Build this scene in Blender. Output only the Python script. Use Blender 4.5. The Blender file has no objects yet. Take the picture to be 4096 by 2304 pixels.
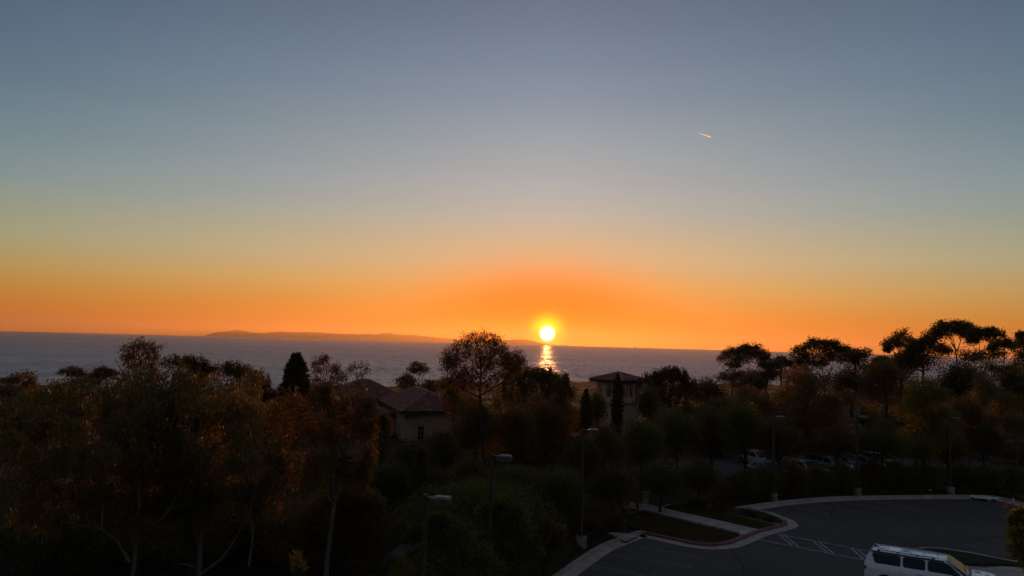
import bpy, bmesh, math, random
import numpy as np
from mathutils import Vector, Matrix
from mathutils.geometry import tessellate_polygon

# ------------------------------------------------------------------ camera
PITCH, ROLL, FOC, CAMH = math.radians(4.04), math.radians(1.55), 2980.0, 12.0
SC = bpy.context.scene
COL = SC.collection
_fw = np.array([0, math.cos(PITCH), math.sin(PITCH)])
_r0 = np.array([1.0, 0, 0]); _u0 = np.array([0, -math.sin(PITCH), math.cos(PITCH)])
_R = _r0 * math.cos(ROLL) + _u0 * math.sin(ROLL)
_U = _u0 * math.cos(ROLL) - _r0 * math.sin(ROLL)
cam_d = bpy.data.cameras.new('camera'); cam = bpy.data.objects.new('camera', cam_d); COL.objects.link(cam)
cam_d.sensor_width = 36.0; cam_d.lens = 36.0 * FOC / 4096.0
cam_d.clip_start = 0.2; cam_d.clip_end = 250000.0
cam.matrix_world = Matrix(((_R[0], _U[0], -_fw[0], 0), (_R[1], _U[1], -_fw[1], 0), (_R[2], _U[2], -_fw[2], CAMH), (0, 0, 0, 1)))
SC.camera = cam

# ------------------------------------------------------------------ sky
SUN_EL, SUN_AZ = math.radians(0.60), math.radians(2.80)      # azimuth to the right of +Y
SUN_DIR = (math.sin(SUN_AZ) * math.cos(SUN_EL), math.cos(SUN_AZ) * math.cos(SUN_EL), math.sin(SUN_EL))
SKY_GAIN = 1.0

def lin(c):
    return tuple(((v / 255.0) / 12.92 if v <= 10.3 else ((v / 255.0 + 0.055) / 1.055) ** 2.4) for v in c)

world = bpy.data.worlds.new('World'); SC.world = world; world.use_nodes = True
wn, wl = world.node_tree.nodes, world.node_tree.links
wn.clear()
def N(t, **k):
    n = wn.new(t)
    for a, b in k.items(): setattr(n, a, b)
    return n
def M(op, a, b=None, c=None):
    n = N('ShaderNodeMath', operation=op)
    for i, v in enumerate((a, b, c)):
        if v is None: continue
        if isinstance(v, (int, float)): n.inputs[i].default_value = v
        else: wl.new(v, n.inputs[i])
    return n.outputs[0]
def mixc(f, a, b, mode='MIX'):
    n = N('ShaderNodeMix', data_type='RGBA', blend_type=mode)
    n.clamp_factor = True
    for s, v in ((0, f), (6, a), (7, b)):
        if isinstance(v, (int, float)): n.inputs[s].default_value = v
        elif isinstance(v, tuple): n.inputs[s].default_value = (*v, 1.0)
        else: wl.new(v, n.inputs[s])
    return n.outputs[2]
tc = N('ShaderNodeTexCoord')
nrm = N('ShaderNodeVectorMath', operation='NORMALIZE'); wl.new(tc.outputs['Generated'], nrm.inputs[0])
sep = N('ShaderNodeSeparateXYZ'); wl.new(nrm.outputs[0], sep.inputs[0])
el = M('MULTIPLY', M('ARCSINE', sep.outputs[2]), 180 / math.pi)              # elevation in degrees
az = M('SUBTRACT', M('MULTIPLY', M('ARCTAN2', sep.outputs[0], sep.outputs[1]), 180 / math.pi), math.degrees(SUN_AZ))
dot = N('ShaderNodeVectorMath', operation='DOT_PRODUCT'); wl.new(nrm.outputs[0], dot.inputs[0]); dot.inputs[1].default_value = SUN_DIR
sdeg = M('MULTIPLY', M('ARCCOSINE', M('MINIMUM', dot.outputs['Value'], 1.0)), 180 / math.pi)
ramp = N('ShaderNodeValToRGB'); cr = ramp.color_ramp; cr.interpolation = 'LINEAR'
RMAX = 90.0
stops = [(0.0, (212, 112, 48)), (0.6, (220, 120, 44)), (1.2, (224, 130, 44)), (2.35, (222, 152, 66)), (4.0, (214, 176, 106)),
         (6.0, (198, 190, 148)), (7.5, (188, 188, 158)), (9.6, (170, 184, 176)), (12.0, (158, 176, 179)), (16.0, (140, 160, 170)),
         (18.2, (128, 149, 165)), (21.0, (115, 136, 155)), (25.0, (99, 118, 138)), (32.0, (88, 106, 130)), (50.0, (74, 92, 118)), (90.0, (66, 84, 110))]
cr.elements[0].position = 0.0; cr.elements[0].color = (*lin(stops[0][1]), 1)
cr.elements[1].position = 1.0; cr.elements[1].color = (*lin(stops[-1][1]), 1)
for e, c in stops[1:-1]:
    q = cr.elements.new(e / RMAX); q.color = (*lin(c), 1)
wl.new(M('DIVIDE', M('MAXIMUM', el, 0.0), RMAX), ramp.inputs[0])
base = ramp.outputs[0]
# the sky dims with the angle from the sun
gt = M('DIVIDE', M('MINIMUM', M('ABSOLUTE', az), 50.0), 75.0)
gk = M('MULTIPLY', M('SINE', M('MULTIPLY', M('POWER', gt, 1.25), math.pi / 2)), M('MAXIMUM', M('SUBTRACT', 1.0, M('POWER', M('DIVIDE', M('MAXIMUM', el, 0.0), 62.0), 2.0)), 0.0))
gd = M('MULTIPLY', gk, M('ADD', 0.34, M('MULTIPLY', M('MINIMUM', M('DIVIDE', M('MAXIMUM', el, 0.0), 16.0), 1.0), 0.50)))
gcomb = N('ShaderNodeCombineXYZ')
for i_, k_ in enumerate((1.25, 0.98, 0.82)): wl.new(M('SUBTRACT', 1.0, M('MULTIPLY', gd, k_)), gcomb.inputs[i_])
# away from the sun the low sky loses its gold
away = M('SMOOTH_MIN', M('DIVIDE', M('MAXIMUM', M('SUBTRACT', sdeg, 40.0), 0.0), 110.0), 1.0, 0.1)
base = mixc(M('MULTIPLY', away, 0.8), base, lin((116, 112, 120)))
# broad orange afterglow about the sun, wider than high
m1 = M('SQRT', M('ADD', M('POWER', M('MULTIPLY', az, 0.62), 2.0), M('POWER', M('MULTIPLY', el, 1.55), 2.0)))
g1 = M('POWER', 2.718, M('MULTIPLY', M('POWER', M('DIVIDE', m1, 13.5), 1.9), -1.0))
base = mixc(M('MULTIPLY', g1, 0.35), base, lin((252, 140, 40)))
m2 = M('SQRT', M('ADD', M('POWER', M('MULTIPLY', az, 0.78), 2.0), M('POWER', M('MULTIPLY', el, 1.35), 2.0)))
g2 = M('POWER', 2.718, M('MULTIPLY', M('POWER', M('DIVIDE', m2, 7.2), 3.0), -1.0))
glc = N('ShaderNodeVectorMath', operation='SCALE'); glc.inputs[0].default_value = (1.05, 0.165, 0.0)
wl.new(M('ADD', 1.0, M('MULTIPLY', 1.6, M('POWER', 2.718, M('DIVIDE', M('MAXIMUM', el, 0.0), -1.1)))), glc.inputs[3])
base = mixc(M('MULTIPLY', g2, 1.0), base, glc.outputs[0])
g3 = M('POWER', 2.718, M('MULTIPLY', M('POWER', M('DIVIDE', sdeg, 1.15), 2.6), -1.0))
base = mixc(g3, base, (3.4, 1.75, 0.0))
g4 = M('POWER', 2.718, M('MULTIPLY', M('POWER', M('DIVIDE', sdeg, 0.50), 5.0), -1.0))
base = mixc(g4, base, (16.0, 13.0, 9.0))
hz_m = N('ShaderNodeMapping'); hz_m.inputs['Scale'].default_value = (1.5, 1.5, 26.0); wl.new(nrm.outputs[0], hz_m.inputs[0])
hz_n = N('ShaderNodeTexNoise'); hz_n.inputs['Scale'].default_value = 1.3; hz_n.inputs['Detail'].default_value = 4; wl.new(hz_m.outputs[0], hz_n.inputs['Vector'])
hz_s = N('ShaderNodeVectorMath', operation='SCALE'); wl.new(base, hz_s.inputs[0]); wl.new(M('ADD', 0.965, M('MULTIPLY', hz_n.outputs['Fac'], 0.07)), hz_s.inputs[3]); base = hz_s.outputs[0]
gsc = N('ShaderNodeVectorMath', operation='MULTIPLY'); wl.new(base, gsc.inputs[0]); wl.new(gcomb.outputs[0], gsc.inputs[1]); base = gsc.outputs[0]
nish = N('ShaderNodeTexSky', sky_type='NISHITA'); nish.sun_disc = False
nish.sun_elevation = SUN_EL; nish.sun_rotation = SUN_AZ; nish.altitude = 80.0; nish.dust_density = 1.0
bgs = N('ShaderNodeBackground'); wl.new(nish.outputs[0], bgs.inputs[0]); bgs.inputs[1].default_value = 0.001
bgp = N('ShaderNodeBackground'); wl.new(base, bgp.inputs[0]); bgp.inputs[1].default_value = SKY_GAIN
addw = N('ShaderNodeAddShader'); wl.new(bgs.outputs[0], addw.inputs[0]); wl.new(bgp.outputs[0], addw.inputs[1])
wo = N('ShaderNodeOutputWorld'); wl.new(addw.outputs[0], wo.inputs[0])
try:
    world.cycles.sampling_method = 'MANUAL'; world.cycles.sample_map_resolution = 1024
except Exception: pass

# ------------------------------------------------------------------ sun
sun_d = bpy.data.lights.new('sun', 'SUN'); sun = bpy.data.objects.new('sun', sun_d); COL.objects.link(sun)
sun_d.energy = 4.4; sun_d.color = (1.0, 0.39, 0.11); sun_d.angle = math.radians(0.5)
sun.rotation_euler = Vector(SUN_DIR).to_track_quat('Z', 'Y').to_euler()
sun.location = (10, -10, 60)

# ------------------------------------------------------------------ exposure
vs = SC.view_settings
SC.display_settings.display_device = 'sRGB'
vs.view_transform = 'Standard'; vs.look = 'None'; vs.exposure = 0.0; vs.gamma = 1.0; vs.use_curve_mapping = False
SC.render.engine = 'CYCLES'
SC.cycles.max_bounces = 6; SC.cycles.diffuse_bounces = 3; SC.cycles.glossy_bounces = 3
SC.cycles.transmission_bounces = 4; SC.cycles.volume_bounces = 1; SC.cycles.transparent_max_bounces = 8
SC.cycles.sample_clamp_indirect = 4.0
SC.cycles.use_denoising = True
try: SC.cycles.denoising_prefilter = 'ACCURATE'
except Exception: pass

# ------------------------------------------------------------------ helpers
def ray(px, py): return _fw + _R * (px - 2048) / FOC + _U * (1152 - py) / FOC
def G(px, py, z=0.0):
    v = ray(px, py); t = (z - CAMH) / v[2]; return Vector((v[0] * t, v[1] * t, z))
def A(px, py, Y):
    v = ray(px, py); t = Y / v[1]; return Vector((v[0] * t, Y, CAMH + v[2] * t))

MATS = {}
def mat(name, color, rough=0.7, metal=0.0, spec=0.5, noise=None, bump=None, color2=None, coat=0.0):
    if name in MATS: return MATS[name]
    m = bpy.data.materials.new(name); m.use_nodes = True; nt = m.node_tree
    b = nt.nodes['Principled BSDF']
    b.inputs['Base Color'].default_value = (*color, 1); b.inputs['Roughness'].default_value = rough
    b.inputs['Metallic'].default_value = metal; b.inputs['Specular IOR Level'].default_value = spec
    b.inputs['Coat Weight'].default_value = coat
    if noise:
        sc, amt = noise
        t = nt.nodes.new('ShaderNodeTexCoord'); n = nt.nodes.new('ShaderNodeTexNoise')
        n.inputs['Scale'].default_value = sc; n.inputs['Detail'].default_value = 6
        nt.links.new(t.outputs['Object'], n.inputs['Vector'])
        r = nt.nodes.new('ShaderNodeValToRGB')
        c2 = color2 or tuple(v * (1 - amt) for v in color); c1 = color if color2 else tuple(min(1, v * (1 + amt)) for v in color)
        r.color_ramp.elements[0].position = 0.35; r.color_ramp.elements[0].color = (*c2, 1)
        r.color_ramp.elements[1].position = 0.65; r.color_ramp.elements[1].color = (*c1, 1)
        nt.links.new(n.outputs['Fac'], r.inputs[0]); nt.links.new(r.outputs[0], b.inputs['Base Color'])
        if bump:
            bm_ = nt.nodes.new('ShaderNodeBump'); bm_.inputs['Strength'].default_value = bump[1]; bm_.inputs['Distance'].default_value = bump[0]
            n2 = nt.nodes.new('ShaderNodeTexNoise'); n2.inputs['Scale'].default_value = sc * bump[2] if len(bump) > 2 else sc * 6
            n2.inputs['Detail'].default_value = 5
            nt.links.new(t.outputs['Object'], n2.inputs['Vector'])
            nt.links.new(n2.outputs['Fac'], bm_.inputs['Height']); nt.links.new(bm_.outputs[0], b.inputs['Normal'])
    MATS[name] = m; return m

def leafmat(name, c1, c2, trans, tmix=0.45, rough=0.50):
    if name in MATS: return MATS[name]
    m = bpy.data.materials.new(name); m.use_nodes = True; nt = m.node_tree; ns, ls = nt.nodes, nt.links
    b = ns['Principled BSDF']; out = ns['Material Output']
    g = ns.new('ShaderNodeNewGeometry'); t = ns.new('ShaderNodeTexCoord')
    n = ns.new('ShaderNodeTexNoise'); n.inputs['Scale'].default_value = 0.55; n.inputs['Detail'].default_value = 2
    ls.new(t.outputs['Object'], n.inputs['Vector'])
    add = ns.new('ShaderNodeMath'); add.operation = 'ADD'; ls.new(n.outputs['Fac'], add.inputs[0])
    mul = ns.new('ShaderNodeMath'); mul.operation = 'MULTIPLY_ADD'; ls.new(g.outputs['Random Per Island'], mul.inputs[0])
    mul.inputs[1].default_value = 0.7; mul.inputs[2].default_value = -0.35; ls.new(mul.outputs[0], add.inputs[1])
    r = ns.new('ShaderNodeValToRGB'); r.color_ramp.elements[0].position = 0.25; r.color_ramp.elements[0].color = (*c1, 1)
    r.color_ramp.elements[1].position = 0.8; r.color_ramp.elements[1].color = (*c2, 1)
    ls.new(add.outputs[0], r.inputs[0]); ls.new(r.outputs[0], b.inputs['Base Color'])
    b.inputs['Roughness'].default_value = rough; b.inputs['Specular IOR Level'].default_value = 0.28
    tr = ns.new('ShaderNodeBsdfTranslucent'); mx = ns.new('ShaderNodeMix'); mx.data_type = 'RGBA'; mx.blend_type = 'MULTIPLY'
    mx.inputs[0].default_value = 1.0; mx.inputs[7].default_value = (*trans, 1); ls.new(r.outputs[0], mx.inputs[6]); ls.new(mx.outputs[2], tr.inputs[0])
    ms = ns.new('ShaderNodeMixShader'); ms.inputs[0].default_value = tmix
    ls.new(b.outputs[0], ms.inputs[1]); ls.new(tr.outputs[0], ms.inputs[2]); ls.new(ms.outputs[0], out.inputs[0])
    MATS[name] = m; return m

def tag(o, label=None, cat=None, group=None, kind=None):
    if label: o['label'] = label
    if cat: o['category'] = cat
    if group: o['group'] = group
    if kind: o['kind'] = kind
    return o
def empty(name, loc, rz=0.0):
    o = bpy.data.objects.new(name, None); o.empty_display_size = 0.5; COL.objects.link(o)
    o.location = loc; o.rotation_euler = (0, 0, rz); return o
def npmesh(name, V, F, m, parent=None, smooth=False, nf=None):
    """V (n,3) array, F (k,c) equal-sized faces or list of lists"""
    me = bpy.data.meshes.new(name)
    V = np.asarray(V, dtype=np.float32)
    if isinstance(F, np.ndarray):
        k, c = F.shape
        me.vertices.add(len(V)); me.vertices.foreach_set('co', V.ravel())
        me.loops.add(k * c); me.loops.foreach_set('vertex_index', F.astype(np.int32).ravel())
        me.polygons.add(k); me.polygons.foreach_set('loop_start', np.arange(0, k * c, c, dtype=np.int32))
        me.update(calc_edges=True)
    else:
        me.from_pydata([tuple(map(float, v)) for v in V], [], F); me.update()
    if smooth: me.polygons.foreach_set('use_smooth', [True] * len(me.polygons))
    if m: me.materials.append(m)
    o = bpy.data.objects.new(name, me); COL.objects.link(o)
    if parent: o.parent = parent
    return o
class MB:
    def __init__(s): s.v = []; s.f = []
    def add(s, vs, fs):
        o = len(s.v); s.v += [tuple(v) for v in vs]; s.f += [[i + o for i in f] for f in fs]; return s
    def box(s, x0, x1, y0, y1, z0, z1, T=None):
        vs = [Vector((x, y, z)) for z in (z0, z1) for x, y in ((x0, y0), (x1, y0), (x1, y1), (x0, y1))]
        if T: vs = [T @ v for v in vs]
        return s.add(vs, [(3, 2, 1, 0), (4, 5, 6, 7), (0, 1, 5, 4), (1, 2, 6, 5), (2, 3, 7, 6), (3, 0, 4, 7)])
    def bevbox(s, x0, x1, y0, y1, z0, z1, b=0.02, T=None):
        vs = []
        for z, i in ((z0, b), (z0 + b, 0), (z1 - b, 0), (z1, b)):
            for x, y in ((x0 + i, y0 + b + i), (x0 + b + i, y0 + i), (x1 - b - i, y0 + i), (x1 - i, y0 + b + i), (x1 - i, y1 - b - i), (x1 - b - i, y1 - i), (x0 + b + i, y1 - i), (x0 + i, y1 - b - i)):
                vs.append(Vector((x, y, z)))
        if T: vs = [T @ v for v in vs]
        fs = [list(range(7, -1, -1)), list(range(24, 32))]
        for k in range(3):
            for j in range(8): fs.append([k * 8 + j, k * 8 + (j + 1) % 8, k * 8 + 8 + (j + 1) % 8, k * 8 + 8 + j])
        return s.add(vs, fs)
    def cyl(s, p, q, r0, r1=None, n=10, cap=True):
        r1 = r0 if r1 is None else r1
        p, q = Vector(p), Vector(q); d = (q - p).normalized()
        a = d.orthogonal().normalized(); b = d.cross(a)
        vs = [c + (a * math.cos(2 * math.pi * i / n) + b * math.sin(2 * math.pi * i / n)) * r for c, r in ((p, r0), (q, r1)) for i in range(n)]
        fs = [[i, (i + 1) % n, n + (i + 1) % n, n + i] for i in range(n)]
        if cap: fs += [list(range(n - 1, -1, -1)), list(range(n, 2 * n))]
        return s.add(vs, fs)
    def lathe(s, prof, n=16, c=(0, 0, 0)):
        vs = [(c[0] + r * math.cos(2 * math.pi * i / n), c[1] + r * math.sin(2 * math.pi * i / n), c[2] + z) for r, z in prof for i in range(n)]
        fs = [[k * n + i, k * n + (i + 1) % n, (k + 1) * n + (i + 1) % n, (k + 1) * n + i] for k in range(len(prof) - 1) for i in range(n)]
        fs += [list(range(n - 1, -1, -1)), [(len(prof) - 1) * n + i for i in range(n)]]
        return s.add(vs, fs)
    def prism(s, poly, z0, z1):
        n = len(poly)
        tri = tessellate_polygon([[Vector((p[0], p[1], 0)) for p in poly]])
        vs = [(p[0], p[1], z0) for p in poly] + [(p[0], p[1], z1) for p in poly]
        s.add(vs, [])
        o = len(s.v) - 2 * n
        for t in tri:
            a, b, c = t
            nz = (poly[b][0] - poly[a][0]) * (poly[c][1] - poly[a][1]) - (poly[b][1] - poly[a][1]) * (poly[c][0] - poly[a][0])
            if nz < 0: b, c = c, b
            s.f.append([o + n + a, o + n + b, o + n + c])
            if z1 > z0: s.f.append([o + c, o + b, o + a])
        if z1 > z0:
            for i in range(n): s.f.append([o + i, o + (i + 1) % n, o + n + (i + 1) % n, o + n + i])
        return s
    def build(s, name, m, parent=None, smooth=False):
        o = npmesh(name, s.v, s.f, m, parent)
        if smooth:
            me = o.data; me.polygons.foreach_set('use_smooth', [True] * len(me.polygons))
            try: me.set_sharp_from_angle(angle=math.radians(38))
            except Exception: pass
        return o

# ------------------------------------------------------------------ the ground and the sea
def ycoast(x):
    return float(np.interp(x, [-3000, -500, -250, -110, 100, 340, 1500, 4000], [900, 930, 1000, 1235, 1370, 1430, 1700, 2300]))
def terrain(x, y):
    if y <= 95: return 0.0
    yc = ycoast(x); t = (y - 95) / (yc - 95)
    return float(np.interp(t, [0, 0.04, 0.16, 0.4, 0.72, 0.99, 1.0, 1.012, 1.1], [0, -5, -21, -44, -52, -60, -61.5, -72, -95]))
def ground():
    rs = np.random.default_rng(5)
    xs = np.concatenate([np.linspace(-3000, -700, 12), np.linspace(-650, 650, 105), np.linspace(700, 3000, 12)])
    ts = [0.0, .01, .02, .04, .08, .12, .16, .2, .25, .3, .35, .4, .45, .5] + list(np.linspace(.53, .99, 36)) + [1.0, 1.006, 1.012, 1.1]
    ys0 = [-1500, -300, -60, 0, 30, 60, 94]
    V = []
    for yv in ys0: V += [(x, yv, -0.02) for x in xs]
    for t in ts:
        for x in xs:
            yc = ycoast(x); y = 95 + (yc - 95) * t + (math.sin(x * .031) * 9 + math.sin(x * .011 + 1) * 16) * (t > .9) * t
            z = terrain(x, 95 + (yc - 95) * t)
            if .3 < t < 1.003: z += rs.normal() * 0.9 + 1.2 * math.sin(x * .02 + y * .013)
            V.append((x, y, z - 0.02))
    nx = len(xs); ny = len(ys0) + len(ts)
    I = np.arange(nx * ny).reshape(ny, nx)
    F = np.stack([I[:-1, :-1], I[:-1, 1:], I[1:, 1:], I[1:, :-1]], -1).reshape(-1, 4)
    m = mat('soil', (0.055, 0.042, 0.028), 0.95, spec=0.1, noise=(0.05, 0.5), color2=(0.022, 0.022, 0.013), bump=(0.05, 0.4, 8))
    tag(npmesh('ground', V, F, m, smooth=True), kind='structure')
ground()

SEA_Z = -70.0; REARTH = 7.4e6
def sea_mat():
    m = bpy.data.materials.new('sea_water'); m.use_nodes = True; ns, ls = m.node_tree.nodes, m.node_tree.links
    b = ns['Principled BSDF']
    b.inputs['Base Color'].default_value = (0.13, 0.185, 0.23, 1); b.inputs['Roughness'].default_value = 0.38
    b.inputs['IOR'].default_value = 1.45
    t = ns.new('ShaderNodeTexCoord')
    def wave(sx, sy, sc, det):
        mp = ns.new('ShaderNodeMapping'); mp.inputs['Scale'].default_value = (sx, sy, 1); mp.inputs['Rotation'].default_value = (0, 0, 0.12)
        ls.new(t.outputs['Object'], mp.inputs[0])
        n = ns.new('ShaderNodeTexNoise'); n.inputs['Scale'].default_value = sc; n.inputs['Detail'].default_value = det; n.inputs['Roughness'].default_value = 0.6
        ls.new(mp.outputs[0], n.inputs['Vector'])
        s = ns.new('ShaderNodeVectorMath'); s.operation = 'SUBTRACT'; ls.new(n.outputs['Color'], s.inputs[0]); s.inputs[1].default_value = (.5, .5, .5)
        return s.outputs[0]
    def scale(v, k):
        s = ns.new('ShaderNodeVectorMath'); s.operation = 'MULTIPLY'; ls.new(v, s.inputs[0]); s.inputs[1].default_value = k; return s.outputs[0]
    def addv(a, b_):
        s = ns.new('ShaderNodeVectorMath'); s.operation = 'ADD'; ls.new(a, s.inputs[0])
        if isinstance(b_, tuple): s.inputs[1].default_value = b_
        else: ls.new(b_, s.inputs[1])
        return s.outputs[0]
    w1 = scale(wave(1, 1, 0.30, 5), (1.6, 0.8, 0))        # chop of a few metres
    w2 = scale(wave(1.0, 0.16, 0.075, 4), (0.7, 0.85, 0))   # long swell and gust patches
    w3 = scale(wave(0.15, 0.5, 0.004, 3), (0.05, 0.24, 0))
    nrm_ = addv(addv(addv(w1, w2), w3), (0.0, -0.09, 1.0))
    nn = ns.new('ShaderNodeVectorMath'); nn.operation = 'NORMALIZE'; ls.new(nrm_, nn.inputs[0])
    ls.new(nn.outputs[0], b.inputs['Normal'])
    return m
def sea():
    rr = np.geomspace(700, 60000, 90); aa = np.linspace(-80, 80, 97) * math.pi / 180
    V = [(r * math.sin(a), r * math.cos(a), SEA_Z - r * r / (2 * REARTH)) for r in rr for a in aa]
    n = len(aa); I = np.arange(len(V)).reshape(len(rr), n)
    F = np.stack([I[:-1, :-1], I[:-1, 1:], I[1:, 1:], I[1:, :-1]], -1).reshape(-1, 4)
    tag(npmesh('sea', V, F, sea_mat(), smooth=True), kind='structure')
sea()

def island():
    prof = [(812, 1349), (820, 1343), (835, 1337), (852, 1331), (875, 1328), (900, 1326), (925, 1323), (945, 1320), (968, 1322), (985, 1325), (1003, 1330), (1030, 1332), (1055, 1332),
            (1085, 1329), (1112, 1326), (1145, 1328), (1200, 1328), (1265, 1328), (1310, 1332), (1345, 1335), (1390, 1336), (1440, 1337), (1468, 1335), (1500, 1338),
            (1520, 1335), (1530, 1331), (1548, 1332), (1562, 1331), (1578, 1336), (1620, 1339), (1665, 1340), (1700, 1344), (1760, 1350), (1800, 1354),
            (1850, 1360), (1920, 1364), (1980, 1362), (2020, 1360), (2050, 1358), (2080, 1356.5), (2110, 1359), (2135, 1364), (2160, 1371), (2190, 1377), (2230, 1380.5), (2245, 1379), (2257, 1378), (2268, 1380), (2285, 1384)]
    px = np.array([p[0] for p in prof], float); py = np.array([p[1] for p in prof], float)
    rs = np.random.default_rng(3)
    xs = np.linspace(812, 2285, 420); ys = np.interp(xs, px, py) + rs.normal(size=420) * 0.35
    V = []
    offs = [-3600, -2600, -1800, -1100, -500, 0, 700, 1800, 3500]; hs = [0, .22, .42, .62, .82, 1, .8, .4, 0]
    ph = rs.random(420) * 0.3
    for j, (o, h) in enumerate(zip(offs, hs)):
        for i, (x, y) in enumerate(zip(xs, ys)):
            p = A(x, y, 45000); zb = -70 - 45000 ** 2 / (2 * REARTH) - 20
            w = (1 + .35 * math.sin(x * .09 + j) + .25 * math.sin(x * .23)) if 0 < h < 1 else 1
            k = p.y + o
            V.append((p.x * k / 45000, k, zb + (p.z - zb) * min(1, max(0, h * w if h < 1 else 1)) * (1 if h == 1 else .97)))
    I = np.arange(len(V)).reshape(len(offs), 420)
    F = np.stack([I[:-1, :-1], I[:-1, 1:], I[1:, 1:], I[1:, :-1]], -1).reshape(-1, 4)
    tag(npmesh('island_hills', V, F, mat('island_rock', (0.12, 0.09, 0.06), 0.95, spec=0.1, noise=(0.0008, 0.3)), smooth=True), kind='structure')
island()

# ------------------------------------------------------------------ haze
HAZE_D = 2.4e-5
def haze():
    b = MB().box(-64000, 64000, -3600, 64000, -420, 620)
    m = bpy.data.materials.new('haze_air'); m.use_nodes = True; ns, ls = m.node_tree.nodes, m.node_tree.links
    ns.remove(ns['Principled BSDF'])
    v = ns.new('ShaderNodeVolumePrincipled'); v.inputs['Color'].default_value = (1.0, 0.63, 0.31, 1); v.inputs['Density'].default_value = HAZE_D
    v.inputs['Anisotropy'].default_value = 0.6
    ls.new(v.outputs[0], ns['Material Output'].inputs['Volume'])
    o = b.build('haze', m); tag(o, kind='stuff'); o.display_type = 'WIRE'
haze()
# ------------------------------------------------------------------ parking lot
def asphalt_mat():
    m = bpy.data.materials.new('asphalt'); m.use_nodes = True; ns, ls = m.node_tree.nodes, m.node_tree.links; b = ns['Principled BSDF']
    t = ns.new('ShaderNodeTexCoord')
    def nz(sc, det=5, vec=None, dis=0.0):
        n = ns.new('ShaderNodeTexNoise'); n.inputs['Scale'].default_value = sc; n.inputs['Detail'].default_value = det; n.inputs['Distortion'].default_value = dis
        ls.new(vec or t.outputs['Object'], n.inputs['Vector']); return n.outputs['Fac']
    def rp(v, p0, c0, p1, c1):
        r = ns.new('ShaderNodeValToRGB'); r.color_ramp.elements[0].position = p0; r.color_ramp.elements[0].color = (*c0, 1); r.color_ramp.elements[1].position = p1; r.color_ramp.elements[1].color = (*c1, 1)
        ls.new(v, r.inputs[0]); return r.outputs[0]
    def mul(a, c):
        x = ns.new('ShaderNodeMix'); x.data_type = 'RGBA'; x.blend_type = 'MULTIPLY'; x.inputs[0].default_value = 1; ls.new(a, x.inputs[6]); ls.new(c, x.inputs[7]); return x.outputs[2]
    c = rp(nz(.12, 3), .3, (.058, .046, .038), .7, (.092, .074, .062))
    c = mul(c, rp(nz(1.1, 4), .60, (1, 1, 1), .72, (.62, .60, .58)))          # oil and water stains
    c = mul(c, rp(nz(40, 2), .3, (.8, .8, .8), .7, (1.2, 1.2, 1.2)))
    v = ns.new('ShaderNodeTexVoronoi'); v.feature = 'DISTANCE_TO_EDGE'; v.inputs['Scale'].default_value = .16
    mp = ns.new('ShaderNodeMixRGB'); mp.inputs[0].default_value = .06; n = ns.new('ShaderNodeTexNoise'); n.inputs['Scale'].default_value = 1.5
    ls.new(t.outputs['Object'], n.inputs['Vector']); ls.new(t.outputs['Object'], mp.inputs[1]); ls.new(n.outputs['Color'], mp.inputs[2]); ls.new(mp.outputs[0], v.inputs['Vector'])
    c = mul(c, rp(v.outputs['Distance'], .004, (.45, .45, .45), .010, (1, 1, 1)))  # sealed cracks
    ls.new(c, b.inputs['Base Color']); b.inputs['Roughness'].default_value = .85; b.inputs['Specular IOR Level'].default_value = .3
    MATS['asphalt'] = m; return m
M_ASPH = asphalt_mat()
M_CONC = mat('concrete', (0.38, 0.31, 0.26), 0.85, spec=0.3, noise=(1.2, 0.22), bump=(0.004, 0.4, 30))
M_KERB = mat('kerb_concrete', (0.32, 0.26, 0.22), 0.85, spec=0.3, noise=(2.0, 0.25))
M_RED = mat('red_kerb_paint', (0.16, 0.04, 0.035), 0.6, noise=(3.0, 0.35))
M_PAINT = mat('white_road_paint', (0.30, 0.29, 0.28), 0.75, noise=(2.5, 0.4))
M_GRASS = mat('lawn_grass', (0.042, 0.044, 0.018), 0.95, spec=0.1, noise=(1.5, 0.5), color2=(0.024, 0.026, 0.012), bump=(0.03, 0.6, 20))
M_MULCH = mat('planting_bed_mulch', (0.055, 0.036, 0.024), 0.95, spec=0.1, noise=(3.0, 0.5), bump=(0.03, 0.8, 12))
M_DARK = mat('dark_void', (0.01, 0.01, 0.01), 0.9)

def P2(L, z=0.0): return [G(x, y, z) for x, y in L]
def smooth_line(pts, n=4):
    out = []
    for i in range(len(pts) - 1):
        p0 = pts[max(0, i - 1)]; p1 = pts[i]; p2 = pts[i + 1]; p3 = pts[min(len(pts) - 1, i + 2)]
        for k in range(n):
            t = k / n
            out.append(0.5 * ((2 * p1) + (p2 - p0) * t + (2 * p0 - 5 * p1 + 4 * p2 - p3) * t * t + (3 * p1 - p0 - 3 * p2 + p3) * t ** 3))
    out.append(pts[-1]); return out
def sweep(name, pts, prof, m, closed=False, kind='structure', parent=None):
    """prof: (offset to the right of travel, z)"""
    n = len(pts); V = []; k = len(prof)
    for i, p in enumerate(pts):
        a = pts[max(0, i - 1)]; b = pts[min(n - 1, i + 1)]
        d = (b - a); d.z = 0; d.normalize(); r = Vector((d.y, -d.x, 0))
        for o, z in prof: V.append(p + r * o + Vector((0, 0, z - p.z)))
    F = [[i * k + j, i * k + j + 1, (i + 1) * k + j + 1, (i + 1) * k + j] for i in range(n - 1) for j in range(k - 1)]
    ob = npmesh(name, [tuple(v) for v in V], F, m, parent)
    if kind: tag(ob, kind=kind)
    return ob

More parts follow.
